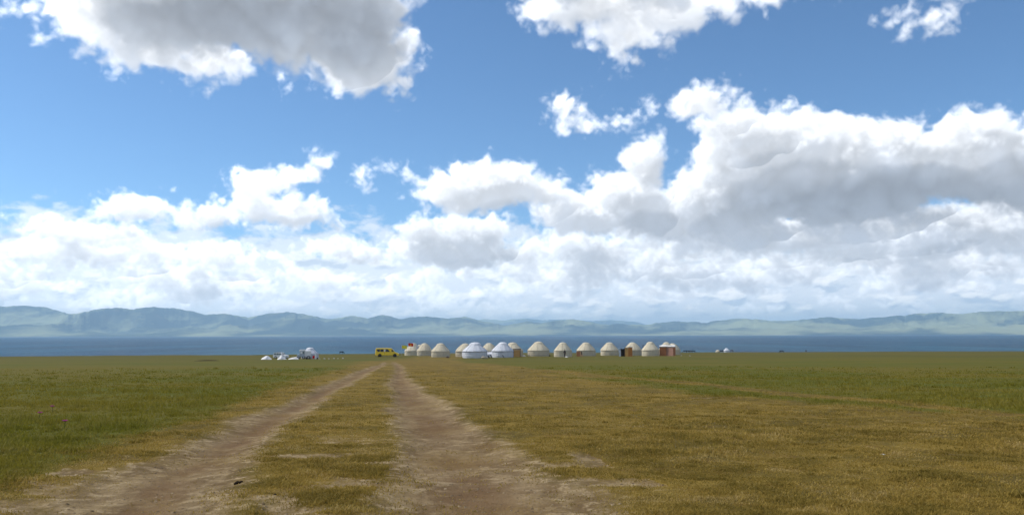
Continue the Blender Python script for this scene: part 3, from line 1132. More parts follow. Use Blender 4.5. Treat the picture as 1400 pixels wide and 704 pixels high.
def lathe(bm, prof, seg=48, fn=None, top=True):
    rings = []
    for (r, z) in prof:
        ring = []
        for k in range(seg):
            a = 2 * math.pi * k / seg
            dr, dz = fn(a, r, z) if fn else (0, 0)
            ring.append(bm.verts.new(((r + dr) * math.cos(a), (r + dr) * math.sin(a), z + dz)))
        rings.append(ring)
    for A, B in zip(rings, rings[1:]):
        for k in range(seg):
            bm.faces.new((A[k], A[(k + 1) % seg], B[(k + 1) % seg], B[k]))
    if top:
        c = bm.verts.new((0, 0, prof[-1][1] + 0.01))
        for k in range(seg):
            bm.faces.new((rings[-1][k], rings[-1][(k + 1) % seg], c))
    return rings


def spot(px, py):
    p = ground_at(px, py)
    p.z = float(plain_z(p.x, p.y) + bumps(np.array(p.x), np.array(p.y)))
    return p


def put(o, px, py, yaw=0.0, sink=0.02):
    p = spot(px, py)
    o.location = (p.x, p.y, p.z - sink)
    o.rotation_euler = (0, 0, yaw - math.atan2(p.x, p.y))
    return p.y / FPX           # metres per photo pixel there


def copy_thing(src):
    c = src.copy()
    link(c)
    for ch in src.children:
        d = ch.copy()
        link(d, c)
        for gch in ch.children:
            e = gch.copy()
            link(e, d)
    return c


# ------------------------------------------------------------------ yurts
def make_yurt(kind, seed, label):
    """unit yurt: diameter 2, height 2 (walls 0.86), door side facing away"""
    rr = random.Random(seed)
    ph = [rr.uniform(0, 6.28) for _ in range(8)]
    white = kind == 'white'
    t = empty('felt_yurt', label, 'yurt', 'felt yurts along the lake shore')
    dv = rr.uniform(-0.06, 0.05)                      # steeper or slacker roof
    tilt_x, tilt_y = rr.uniform(-.035, .035), rr.uniform(-.03, .03)

    def sag(a, r, z):
        q = math.sin(5 * a + ph[0]) * 0.012 + math.sin(9 * a + ph[1]) * 0.008 + math.sin(2 * a + ph[2]) * 0.015
        return q * min(1, z * 3 + 0.3), 0.006 * math.sin(7 * a + ph[3]) + (tilt_x * math.cos(a) + tilt_y * math.sin(a)) * z * 0.9

    def folds(a, r, z):
        amp = 0.016 if white else 0.009
        u = max(0.0, min(1.0, (1.0 - r) / 0.75))
        q = amp * math.sin((14 if white else 20) * a + ph[4]) * (1 - 0.6 * u) + 0.012 * math.sin(4 * a + ph[5]) * math.sin(u * 3.1)
        return q, -0.015 * math.sin(u * 3.14) * (1 + 0.6 * math.sin(3 * a + ph[6])) + dv * math.sin(u * 3.14) + (tilt_x * math.cos(a) + tilt_y * math.sin(a)) * (1 - u) * .8

    bm = bmesh.new()
    lathe(bm, [(0.965, -0.03), (0.985, 0.06), (1.0, 0.25), (1.0, 0.5), (0.985, 0.75), (0.955, 0.86)], 56, sag, top=False)
    obj('wall', bm, kind if kind != 'grey' else 'grey_cream', t, True)
    bm = bmesh.new()
    prof = [(1.0, 0.765), (1.03, 0.80), (1.005, 0.88), (0.945, 1.00), (0.835, 1.195), (0.69, 1.42), (0.54, 1.63), (0.43, 1.755)]
    if white:
        prof = [(1.0, 0.78), (1.03, 0.80), (1.01, 0.88), (0.93, 1.02), (0.80, 1.21), (0.65, 1.42), (0.50, 1.62), (0.41, 1.74)]
    lathe(bm, prof, 56, folds, top=True)
    obj('roof', bm, kind if kind != 'grey' else 'cream', t, True)
    bm = bmesh.new()
    w = 0.44 if white else 0.43

    def lump(a, r, z):
        k = r / w
        return 0.02 * math.sin(4 * a + ph[7]) * k, (0.035 if white else 0.012) * math.sin(3 * a + ph[2]) * k
    lathe(bm, [(w + 0.01, 1.66), (w, 1.755), (w * 0.88, 1.85), (w * 0.66, 1.93), (w * 0.36, 1.985), (w * 0.1, 2.0)], 40, lump)
    obj('crown_cap', bm, 'wcap' if white else 'cap', t, True)
    for zz, rad, th in ((0.30, 1.012, 0.012), (0.56, 1.012, 0.012), (0.775, 1.02, 0.020 if white else 0.014)):
        bm = bmesh.new()
        pts = []
        for k in range(48):
            a = 2 * math.pi * k / 48
            q, _ = sag(a, 1, zz)
            pts.append(((rad + q) * math.cos(a), (rad + q) * math.sin(a), zz + 0.02 * math.sin(2 * a + ph[1]) + 0.008 * math.sin(11 * a)))
        tube(bm, pts, th, 6, True)
        obj('rope', bm, ('wrope' if zz > .7 else 'white') if white else 'rope', t, True)
    # ropes that tie the roof felt down
    bm = bmesh.new()
    for k in range(10):
        a = 2 * math.pi * (k + 0.5) / 10 + ph[0]
        pts = []
        for (r, z) in prof[1:]:
            q, dz = folds(a, r, z)
            pts.append(((r + q + 0.012) * math.cos(a), (r + q + 0.012) * math.sin(a), z + dz + 0.012))
        tube(bm, pts, 0.007, 4)
    o = obj('roof_ropes', bm, 'rope' if not white else 'wrope', t, True)
    o['kind'] = 'stuff'
    return t


PROTO = {}
YURTS = [  # centre x, foot y, width, top y in photo pixels; kind, turn, label
    (423.8, 489.9, 23.2, 475.0, 'white', 0.4, 'lone white canvas yurt standing beside the white truck, apart from the camp'),
    (574.0, 485.6, 15.0, 471.0, 'cream', 2.0, 'yurt peeping out behind the white and blue flag, only its cap clear'),
    (564.8, 486.8, 23.6, 469.0, 'cream', 0.3, 'cream felt yurt at the camp end nearest the yellow van, behind the red flag'),
    (580.5, 487.2, 21.4, 469.0, 'grey', 1.1, 'narrow cream felt yurt second in the row from the yellow van'),
    (602.3, 488.0, 25.7, 469.0, 'cream', 2.9, 'cream felt yurt with a brown heap at its foot, beside the gap in the row'),
    (636.0, 487.8, 26.4, 469.3, 'grey', 0.8, 'cream felt yurt half hidden behind the larger white canvas yurt'),
    (649.3, 488.7, 34.5, 467.9, 'white', 0.0, 'large white canvas yurt with a dark band at its eaves and pale sacks beside it'),
    (668.6, 487.3, 24.0, 468.8, 'cream', 3.5, 'cream felt yurt showing only its roof between the two white yurts'),
    (687.2, 488.2, 29.8, 467.7, 'white', 1.9, 'white canvas yurt with a lumpy wide cap and a black board leaning on its wall'),
    (701.0, 487.5, 28.0, 467.9, 'cream', 4.4, 'cream felt yurt with a tan wooden porch, touching the lumpy white yurt'),
    (736.2, 487.4, 30.2, 466.8, 'grey', 5.0, 'widest cream felt yurt, with a black stovepipe on its roof'),
    (769.6, 487.7, 24.8, 467.9, 'cream', 0.6, 'cream felt yurt with the person in black standing before its wall'),
    (801.4, 486.8, 26.0, 467.9, 'grey', 1.7, 'cream felt yurt with an open red brown door and pale door frame'),
    (833.4, 486.4, 25.0, 467.8, 'cream', 2.5, 'cream felt yurt standing clear just before the orange plank shed'),
    (865.0, 486.3, 25.0, 467.9, 'grey', 3.2, 'cream felt yurt half hidden behind the orange plank shed'),
    (889.4, 486.7, 24.4, 467.1, 'cream', 5.5, 'cream felt yurt with a thin black pipe at its shoulder, between shed and huts'),
    (911.3, 485.7, 22.0, 467.6, 'grey', 4.0, 'cream felt yurt whose rounded top rises behind the two wooden huts'),
    (919.8, 485.0, 21.0, 469.2, 'cream', 0.2, 'last cream felt yurt of the row, its side showing past the faded pink hut'),
    (981.4, 481.5, 6.2, 478.0, 'cream', 1.0, 'tiny far cream yurt at the water edge beyond the camp'),
    (993.4, 481.5, 9.0, 475.8, 'white', 2.2, 'tiny far white yurt at the water edge, brighter than its cream neighbour'),
]
for cx, fy, wpx, ty, kind, turn, label in YURTS:
    y_ = make_yurt(kind, int(cx * 7), label)
    # stand it so that its near wall meets the grass at the measured foot
    p = spot(cx, fy)
    mpp = p.y / FPX
    half = wpx * mpp / 2
    d = Vector((p.x, p.y, 0)).normalized()
    p2 = p + d * half * 0.9
    k2 = p2.y / p.y
    y_.location = (p2.x, p2.y, float(plain_z(p2.x, p2.y)) - 0.03)
    y_.rotation_euler = (0, 0, turn)
    # height from the measured top, as seen from the camera
    dtop = ray(cx, ty)
    ztop = CAM.z + dtop.z / math.hypot(dtop.x, dtop.y) * math.hypot(p2.x, p2.y)
    y_.scale = (half * k2 * 0.985, half * k2 * 0.985, (ztop - y_.location.z) / 2.0)
    y_['foot'] = list(p)


def find(words):
    for o in COL.objects:
        if o.parent is None and words in str(o.get('label', '')):
            return o


def part_at(parent, o):
    """keep a world-placed piece where it is, as part of its thing"""
    bpy.context.view_layer.update()
    o.parent = parent
    o.matrix_parent_inverse = parent.matrix_world.inverted()
    return o


def at_h(px, py, depth_of):
    """world point seen at a pixel, at the distance of a ground point"""
    d = ray(px, py)
    k = math.hypot(depth_of.x, depth_of.y) / math.hypot(d.x, d.y)
    return CAM + d * k


# stovepipes
yb = find('widest cream')
f0 = Vector(yb['foot'])
q = at_h(734.4, 479.5, f0 + Vector((0, 1.2, 0))); q2 = at_h(734.4, 473.2, f0 + Vector((0, 1.2, 0)))
bm = bmesh.new()
tube(bm, [q - Vector((0, -0.4, 0.2)), q, q2], 0.085, 10)
tube(bm, [q2, q2 + Vector((0, 0, 0.1))], 0.13, 10)
part_at(yb, obj('stovepipe', bm, 'iron', None, True, 40))
ys_ = find('thin black pipe')
f1 = Vector(ys_['foot'])
q = at_h(879.2, 479.0, f1 + Vector((0, 2.4, 0))); q2 = at_h(879.2, 471.8, f1 + Vector((0, 2.4, 0)))
bm = bmesh.new()
tube(bm, [q + Vector((0.5, 0, -0.1)), q, q2], 0.07, 10)
tube(bm, [q2, q2 + Vector((0, 0, 0.1))], 0.11, 10)
part_at(ys_, obj('stovepipe', bm, 'iron', None, True, 40))


# ------------------------------------------------------------------ plank boxes: porch, sheds, huts
def planks(n, w, h, t, mat, parent, org, ux, uz=Vector((0, 0, 1)), gap=0.012, name='plank', jit=0.02, seed=1):
    """a wall of n upright planks from org along ux, each its own part, all sharing one mesh"""
    rr = random.Random(seed)
    pw = w / n
    bm = bmesh.new()
    box(bm, (0, 0, h / 2), (pw - gap, t, h), None, 0.006)
    first = obj(name, bm, mat)
    ang = math.atan2(ux.y, ux.x)
    for i in range(n):
        o = first if i == 0 else first.copy()
        if i:
            link(o)
        o.parent = parent
        c = org + ux * (pw * (i + 0.5))
        off = Vector((-ux.y, ux.x, 0)) * rr.uniform(-jit, jit) * 0.5
        o.location = c + off
        o.rotation_euler = (0, 0, ang)
        o.scale = (1, 1, 1 - abs(rr.uniform(0, jit)))


def beam(bm, a, b, t):
    a, b = Vector(a), Vector(b)
    d = b - a
    rot = d.to_track_quat('Z', 'Y').to_matrix()
    box(bm, (a + b) / 2, (t, t, d.length), rot)


# tan porch on the yurt beside the lumpy white one
yp = find('tan wooden porch')
fp = spot(706.8, 487.75)
mp = fp.y / FPX
po = empty('porch', '', '')
for k in ('label', 'category'):
    del po[k]
po.location = fp - Vector((0, 0, 0.02))
pw_, ph_ = 9.8 * mp, 10.2 * mp
planks(7, pw_ - 0.24, ph_ - 0.1, 0.04, 'tan', po, Vector((-pw_ / 2 + 0.12, 0, 0)), Vector((1, 0, 0)), seed=3)
bm = bmesh.new()
for sx in (-1, 1):
    beam(bm, (sx * (pw_ / 2 - 0.06), -0.03, 0), (sx * (pw_ / 2 - 0.06), -0.03, ph_), 0.12)
beam(bm, (-pw_ / 2 - 0.1, -0.035, ph_), (pw_ / 2 + 0.1, -0.035, ph_ + 0.02), 0.16)
obj('porch_frame', bm, 'darkwood', po)
for sx in (-1, 1):
    bm = bmesh.new()
    box(bm, (sx * (pw_ / 2 - 0.03), 0.55, ph_ / 2), (0.05, 1.05, ph_ - 0.04))
    obj('porch_side', bm, 'darkwood', po)
bm = bmesh.new()
box(bm, (0, 0.5, ph_ + 0.10), (pw_ + 0.3, 1.3, 0.05))
obj('porch_roof', bm, 'darkwood', po)
part_at(yp, po)

# open red brown door with its pale frame
yd = find('open red brown door')
fd = spot(793.0, 487.2)
md = fd.y / FPX
po = bpy.data.objects.new('doorway', None)
link(po)
po.location = fd - Vector((0, 0, 0.02))
dh = 7.2 * md
planks(5, 4.9 * md, dh, 0.05, 'redbrown', po, Vector((-4.8 * md, -0.15, 0)), Vector((1, 0.05, 0)).normalized(), seed=4)
bm = bmesh.new()
box(bm, (0.95 * md, 0.0, dh / 2 - 0.02), (1.6 * md, 0.12, dh - 0.04))
obj('door_frame', bm, 'peach', po)
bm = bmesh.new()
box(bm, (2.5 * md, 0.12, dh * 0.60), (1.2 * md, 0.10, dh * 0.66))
obj('doorway_shade', bm, 'black', po)  # solid black block stands in for the shade inside the open doorway
bm = bmesh.new()
box(bm, (2.9 * md, -0.10, dh * 0.16), (2.2 * md, 0.35, dh * 0.32), None, 0.03)
obj('doorstep', bm, 'peach', po)
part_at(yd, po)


def hut_box(name, label, cat, px, py, w, dp, h, yaw, front, side, roof_mat, n=6, ns=5, rise=0.0, seed=1, group=None, door=None):
    t = empty(name, label, cat, group)
    put(t, px, py, yaw)
    planks(n, w, h, 0.04, front, t, Vector((-w / 2, 0, 0)), Vector((1, 0, 0)), seed=seed)
    planks(ns, dp - 0.03, h, 0.04, side, t, Vector((w / 2, 0.03, 0)), Vector((0, 1, 0)), seed=seed + 9)
    planks(ns, dp - 0.03, h, 0.04, side, t, Vector((-w / 2, 0.03, 0)), Vector((0, 1, 0)), seed=seed + 19)
    bm = bmesh.new()
    box(bm, (0, dp, h / 2), (w - 0.06, 0.05, h))
    obj('back_wall', bm, side, t)
    bm = bmesh.new()
    rot = Matrix.Rotation(-math.atan2(rise, w), 3, 'Y')
    box(bm, (0, dp / 2, h + 0.06 + rise / 2), (w * 1.04 + 0.2, dp + 0.25, 0.06), rot)
    obj('roof', bm, roof_mat, t)
    return t


# two wooden huts at the far end of the row
GH = 'plank huts at the end of the camp'
m_ = spot(906, 486.4).y / FPX
h1 = hut_box('plank_hut', 'red brown plank hut, first of the two huts before the last yurts', 'hut', 906.2, 486.6, 8.2 * m_, 1.4, 12.0 * m_, -0.12, 'redbrown', 'orange', 'tarp', 7, 5, 0, 11, GH)
h2 = hut_box('plank_hut', 'faded pink plank hut with a red brown side wall, end of the row', 'hut', 915.6, 486.6, 10.2 * m_, 1.5, 11.8 * m_, -0.42, 'pink', 'redbrown', 'tarp', 8, 5, 0, 31, GH)
for h_, w_, hh in ((h1, 8.2 * m_, 12.0 * m_), (h2, 10.2 * m_, 11.8 * m_)):
    bm = bmesh.new()
    beam(bm, (-w_ / 2 - 0.03, -0.05, hh - 0.05), (w_ / 2 + 0.03, -0.05, hh - 0.05), 0.10)
    obj('lintel', bm, 'darkwood', h_)


def sheet(name, label, cat, px, py, w, dp, h, shape, mat, seed, yaw=0.0, group=None, nx=26, ny=18):
    """a heap or sheet of cloth with folds: shape(u, v) gives the height 0..1"""
    bm = bmesh.new()
    vs = []
    for j in range(ny):
        for i in range(nx):
            u, v = i / (nx - 1), j / (ny - 1)
            e = min(u, 1 - u, v, 1 - v)
            wob = mnoise.noise(Vector((u * 5 + seed, v * 5, seed * 1.7)))
            z = h * shape(u, v) * (1 + 0.22 * wob) + 0.05 * h * mnoise.noise(Vector((u * 17, v * 17, seed)))
            z = max(z, 0.0) * min(1, e * 14) - 0.04
            vs.append(bm.verts.new(((u - .5) * w * (1 + 0.06 * wob), (v - .5) * dp * (1 + 0.1 * wob), z)))
    for j in range(ny - 1):
        for i in range(nx - 1):
            a = j * nx + i
            bm.faces.new((vs[a], vs[a + 1], vs[a + nx + 1], vs[a + nx]))
    o = obj(name, bm, mat, None, True)
    tag(o, label, cat, group)
    put(o, px, py, yaw)
    return o


# white tarpaulin thrown over the two huts: rests on them, so a thing of its own
pt = spot(912.5, 486.6)
bm = bmesh.new()
nx, ny = 30, 12
vs = []
for j in range(ny):
    for i in range(nx):
        u, v = i / (nx - 1), j / (ny - 1)
        n_ = mnoise.noise(Vector((u * 6, v * 4, 2.2)))
        z = 0.10 + 0.22 * math.sin(math.pi * v) * (0.6 + 0.6 * abs(math.sin(u * 5.2))) + 0.10 * n_
        if v < 0.12:
            z = 0.03
        vs.append(bm.verts.new(((u - .5) * 20.5 * m_, -0.15 + v * 1.9, z)))
for j in range(ny - 1):
    for i in range(nx - 1):
        a = j * nx + i
        bm.faces.new((vs[a], vs[a + 1], vs[a + nx + 1], vs[a + nx]))
o = obj('tarpaulin', bm, 'tarp', None, True)
tag(o, 'white tarpaulin thrown over the roofs of the two plank huts', 'tarpaulin')
o.location = (pt.x, pt.y + 0.15, pt.z + 12.2 * m_ + 0.07)
o.rotation_euler = (0, 0, -math.atan2(pt.x, pt.y))

# plank shed: blue grey sheet, dark doorway, tan planks, orange end wall
ps = spot(859.2, 487.2)
ms = ps.y / FPX
t = empty('plank_shed', 'orange and tan plank shed with a dark doorway and blue grey sheet end', 'shed')
put(t, 859.2, 487.2, 0.0)
hL, hR = 10.2 * ms, 12.4 * ms
A = Vector((0, 0, 0))
fx = Vector((-12.9 * ms, 0.6, 0)); fl = fx.length; fu = fx.normalized()
sx_ = Vector((5.4 * ms, 1.1, 0)); sl = sx_.length; su = sx_.normalized()
seg = fl / 12.9
planks(5, seg * 5.0, hR * 0.965, 0.045, 'tan', t, A + fu * 0.02, fu, seed=5)
planks(6, sl, hR, 0.045, 'orange', t, A, su, seed=6)
bm = bmesh.new()
c0 = A + fu * seg * 10.0
box(bm, c0 + fu * seg * 1.4 + Vector((0, 0, hL / 2)), (seg * 2.8, 0.04, hL - 0.05), Matrix.Rotation(math.atan2(fu.y, fu.x), 3, 'Z'))
obj('sheet_wall', bm, 'bluegrey', t)
bm = bmesh.new()
for k in (5.05, 9.95):
    b0 = A + fu * seg * k
    beam(bm, b0 + Vector((0, -0.03, 0)), b0 + Vector((0, -0.03, hL + 0.3)), 0.1)
obj('door_post', bm, 'darkwood', t)
bm = bmesh.new()
b0 = A + fu * seg * 7.5 + Vector((0.0, 1.6, 0))
box(bm, b0 + Vector((0, 0, hL / 2)), (seg * 7.5, 0.04, hL - 0.02))
obj('back_wall', bm, 'darkwood', t)
bm = bmesh.new()
b0 = A + fu * seg * 12.7 + Vector((0.2, 0.9, 0))
box(bm, b0 + Vector((0, 0, hL / 2)), (0.04, 1.7, hL - 0.02))
obj('end_wall', bm, 'bluegrey', t)
bm = bmesh.new()
for (zz0, zz1) in ((0, 1),):
    q = [A + Vector((0.08, -0.22, hR + 0.04)), A + sx_ + Vector((0.12, -0.1, hR + 0.06)), A + sx_ + Vector((-0.2, 1.3, hR + 0.06)),
         A + fx + Vector((-0.12, 1.9, hL + 0.06)), A + fx + Vector((-0.15, -0.2, hL + 0.05))]
    lo = [bm.verts.new(v) for v in q]
    hi = [bm.verts.new(v + Vector((0, 0, 0.07))) for v in q]
    bm.faces.new(lo[::-1]); bm.faces.new(hi)
    for i in range(5):
        bm.faces.new((lo[i], lo[(i + 1) % 5], hi[(i + 1) % 5], hi[i]))
obj('roof', bm, 'bluegrey', t)
bm = bmesh.new()
box(bm, (0, 0, 0.22), (0.55, 0.45, 0.42), None, 0.06)
o = tag(obj('bucket', bm, 'curtain'), 'pale bucket standing in the dark doorway of the plank shed', 'bucket')
put(o, 853.0, 486.9)

# white low tent between the two white yurts
p = spot(667.8, 487.9)
mm = p.y / FPX
t = empty('ridge_tent', 'low white tent slung between the two white canvas yurts', 'tent')
put(t, 667.8, 487.9)
bm = bmesh.new()
w2, rh, eh, dp = 8.6 * mm, 8.2 * mm, 4.4 * mm, 1.1
prev = None
for i in range(13):
    u = i / 12
    s_ = 0.18 * math.sin(math.pi * u)
    x = (u - .5) * 2 * w2
    ring = [bm.verts.new((x, -dp, 0.02)), bm.verts.new((x, -dp * 1.02, eh - s_ * .4)), bm.verts.new((x, 0.1, rh - s_ * 1.5)), bm.verts.new((x, dp, eh)), bm.verts.new((x, dp, 0.0))]
    if prev:
        for a in range(4):
            bm.faces.new((prev[a], ring[a], ring[a + 1], prev[a + 1]))
    prev = ring
obj('canvas', bm, 'white', t, True, 40)
bm = bmesh.new()
for sx in (-1, 1):
    tube(bm, [(sx * w2 * .99, 0.1, 0), (sx * w2 * .99, 0.1, rh)], 0.03, 8)
obj('tent_pole', bm, 'darkwood', t)

# black boards leaning by the white yurts
GB = 'black boards leaning by the white yurts'
for i, (x0, y0, x1, y1, lab) in enumerate(((670.8, 484.6, 673.0, 488.6, 'black board leaning on the low white tent, beside the pale sacks'),
                                          (667.5, 485.6, 669.0, 488.6, 'short black board between the pale sacks and the leaning board'),
                                          (686.8, 484.6, 689.6, 488.5, 'black board leaning against the wall of the lumpy white yurt'))):
    b_ = spot(x1, y1)
    mm = b_.y / FPX
    bm = bmesh.new()
    L = Vector(((x0 - x1) * mm, 0.30, (y1 - y0) * mm))
    rot = L.to_track_quat('Z', 'Y').to_matrix()
    box(bm, L / 2, (0.28, 0.05, L.length), rot, 0.008)
    o = tag(obj('board', bm, 'black'), lab, 'board', GB)
    o.location = b_

# pale sacks
GS = 'pale sacks by the large white yurt'
for x, y, s, lab in ((657.4, 488.5, 0.62, 'pale sack lying against the wall of the large white yurt'),
                     (661.4, 488.9, 0.72, 'largest pale sack, middle one beside the large white yurt'),
                     (664.9, 488.8, 0.58, 'pale sack nearest the short black board')):
    bm = bmesh.new()
    bmesh.ops.create_icosphere(bm, subdivisions=3, radius=1.0)
    for v in bm.verts:
        n_ = mnoise.noise(v.co * 1.7 + Vector((x, y, 0)))
        v.co = Vector((v.co.x * s * 0.75, v.co.y * s * 0.5, max(v.co.z, -0.7) * s * 0.42 + s * 0.29)) * (1 + 0.16 * n_)
    o = tag(obj('sack', bm, 'sack', None, True), lab, 'sack', GS)
    put(o, x, y, random.Random(x).uniform(-.5, .5))

for x, y, w, h, mat, nm, lab, cat in (
        (611.8, 488.4, 0.55, 0.40, 'hide_b', 'heap', 'small brown heap at the foot of the yurt beside the gap', 'heap'),
        (716.4, 487.4, 0.75, 0.30, 'tarp', 'bundle', 'pale bundle on the grass beyond the tan porch', 'bundle'),
        (751.6, 487.3, 0.28, 0.34, 'black', 'bucket', 'small black bucket at the side of the widest cream yurt', 'bucket'),
        (774.6, 487.9, 0.55, 0.26, 'tarp', 'bundle', 'small white bundle on the grass by the standing person', 'bundle')):
    sheet(nm, lab, cat, x, y, w * 1.6, w * 1.2, h, lambda u, v: max(0, 1 - ((u - .5) ** 2 + (v - .5) ** 2) * 4.4) ** 0.6, mat, x, 0, None, 12, 10)

# ------------------------------------------------------------------ flags
def flag(px, pole_foot, x0, x1, y0, y1, mat, label, emblem=None, lean=0.0, seed=1, stripe=None):
    f = spot(px, pole_foot)
    mm = f.y / FPX
    t = empty('flag', label, 'flag', 'flags flying by the yurts')
    t.location = f
    top = at_h(px, y0, f).z - f.z + 0.12
    bm = bmesh.new()
    tube(bm, [(0, 0, -0.1), (0, 0, top)], [0.035, 0.028], 8)
    obj('pole', bm, 'steel', t, True)
    w, h = (x1 - x0) * mm, (y1 - y0) * mm
    sgn = 1 if x0 >= px - 0.8 else -1

    def wave(u, v):
        return Vector((sgn * u * w, 0.10 * u * math.sin(u * 6.5 + v * 1.2 + seed), top - 0.12 - h * (1 - v) - lean * u * h))

    def cloth(u0, u1, v0, v1, nu, nv, off):
        bm = bmesh.new()
        for sd in (-1, 1):
            g_ = [[bm.verts.new(wave(u0 + (u1 - u0) * i / nu, v0 + (v1 - v0) * j / nv) + Vector((0, sd * off, 0))) for i in range(nu + 1)] for j in range(nv + 1)]
            for j in range(nv):
                for i in range(nu):
                    q = (g_[j][i], g_[j][i + 1], g_[j + 1][i + 1], g_[j + 1][i])
                    bm.faces.new(q if sd < 0 else q[::-1])
        return bm
    c = obj('cloth', cloth(0, 1, 0, 1, 14, 8, 0.004), mat, t, True)
    if stripe:
        obj('stripe', cloth(0.45, 1, 0.2, 0.55, 8, 3, 0.010), stripe, c, True)
    if emblem:
        bm = bmesh.new()
        for sd in (-1, 1):
            cc = bm.verts.new(wave(0.5, 0.5) + Vector((0, sd * 0.014, 0)))
            ring = []
            for k in range(32):
                a = 2 * math.pi * k / 32
                rr = 0.26 if k % 2 else 0.20
                ring.append(bm.verts.new(wave(0.5 + rr * h / w * math.cos(a), 0.5 + rr * math.sin(a)) + Vector((0, sd * 0.014, 0))))
            for k in range(32):
                bm.faces.new((cc, ring[k], ring[(k + 1) % 32]))
        obj('sun_emblem', bm, emblem, c, False)
    return t


flag(558.0, 487.4, 558.0, 564.8, 468.8, 473.0, 'red', 'red flag with a yellow sun emblem flying before the first yurt', 'sunyellow', 0.12, 1)
flag(549.2, 487.6, 549.2, 556.3, 471.9, 476.4, 'yellowgreen', 'plain yellow flag flying between the yellow van and the first yurt', None, 0.12, 2)
flag(568.8, 486.9, 568.8, 573.4, 472.4, 476.8, 'curtain', 'white flag with a blue patch between the first two yurts', None, 0.10, 3, 'blue')


# ------------------------------------------------------------------ vehicles
def body_shell(prof, width, tumble, zmid):
    """a car body from its side outline: sides lean in above zmid, ends rounded"""
    bm = bmesh.new()
    n = len(prof)

    def half(z):
        return width / 2 - max(0.0, z - zmid) * tumble
    cols = []
    for fy, inset in ((-1, 0.0), (-0.86, 0.035), (0.86, 0.035), (1, 0.0)):
        col = []
        for (x, z) in prof:
            s = 1.0 if abs(fy) < 1 else 1.0
            col.append(bm.verts.new((x, fy * half(z), z)))
        cols.append(col)
    cx = sum(p[0] for p in prof) / n
    cz = sum(p[1] for p in prof) / n
    for c in (cols[0], cols[3]):
        for v in c:
            v.co.x = cx + (v.co.x - cx) * 0.975
            v.co.z = cz + (v.co.z - cz) * 0.965
    for a, b in zip(cols, cols[1:]):
        for i in range(n):
            bm.faces.new((a[i], a[(i + 1) % n], b[(i + 1) % n], b[i]))
    bm.faces.new(cols[0]); bm.faces.new(cols[3][::-1])
    return bm, half


def side_panel(pts, yfun, sgn, out=0.012, th=0.02):
    """thin panel lying on the side of the body, pts in (x, z)"""
    bm = bmesh.new()
    a = [bm.verts.new((x, sgn * (yfun(z) + out), z)) for x, z in pts]
    b = [bm.verts.new((x, sgn * (yfun(z) - th), z)) for x, z in pts]
    n = len(pts)
    bm.faces.new(a); bm.faces.new(b[::-1])
    for i in range(n):
        bm.faces.new((a[i], a[(i + 1) % n], b[(i + 1) % n], b[i]))
    return bm


def wheel(parent, x, y, r, w=0.22):
    bm = bmesh.new()
    sg = 1 if y > 0 else -1
    prof = [(r * .62, -w / 2), (r * .93, -w / 2), (r, -w * .3), (r, w * .3), (r * .93, w / 2), (r * .62, w / 2)]
    rings = []
    for (rr, yy) in prof:
        rings.append([bm.verts.new((x + rr * math.cos(2 * math.pi * k / 28), y + yy, r + rr * math.sin(2 * math.pi * k / 28))) for k in range(28)])
    for A, B in zip(rings, rings[1:]):
        for k in range(28):
            bm.faces.new((A[k], A[(k + 1) % 28], B[(k + 1) % 28], B[k]))
    wh = obj('wheel', bm, 'black', parent, True, 40)
    bm = bmesh.new()
    for (rr, yy) in ((r * .62, w * .42), (r * .5, w * .30), (r * .2, w * .46)):
        pass
    prev = None
    for (rr, yy) in ((r * .63, w * .46), (r * .52, w * .30), (r * .24, w * .40), (r * .1, w * .48)):
        ring = [bm.verts.new((x + rr * math.cos(2 * math.pi * k / 20), y + sg * yy, r + rr * math.sin(2 * math.pi * k / 20))) for k in range(20)]
        if prev:
            for k in range(20):
                bm.faces.new((prev[k], prev[(k + 1) % 20], ring[(k + 1) % 20], ring[k]))
        prev = ring
    bm.faces.new(prev)
    obj('rim', bm, 'steel', wh, True, 40)


def disc(bm, x, y, z, r, w, seg=24):
    r_ = bmesh.ops.create_cone(bm, cap_ends=True, segments=seg, radius1=r, radius2=r, depth=w)
    for v in r_['verts']:
        v.co = Vector((v.co.x + x, v.co.z + y, v.co.y + z))


# yellow van, side on, nose to the right
p = spot(528.6, 488.0)
mv = p.y / FPX
LV, HV, WV = 32.6 * mv, 12.0 * mv, 1.95
van = empty('minibus', 'yellow minibus with dark side windows parked before the lake, nose towards the yurts', 'van')
put(van, 528.6, 488.0, 0.0, 0.0)
van.location.y += WV / 2
X = lambda f: (f - 0.5) * LV
Zv = lambda f: f * HV
prof = [(X(0.012), Zv(.17)), (X(0.0), Zv(.30)), (X(0.006), Zv(.60)), (X(0.028), Zv(.93)), (X(0.06), Zv(.99)), (X(0.20), Zv(1.0)), (X(0.50), Zv(1.0)), (X(0.655), Zv(.975)),
        (X(0.70), Zv(.93)), (X(0.80), Zv(.60)), (X(0.84), Zv(.535)), (X(0.94), Zv(.44)), (X(0.985), Zv(.35)), (X(0.995), Zv(.22)), (X(0.985), Zv(.15)), (X(0.5), Zv(.14))]
bm, hv = body_shell(prof, WV, 0.10, HV * .5)
obj('body', bm, 'yellow', van, True, 25)
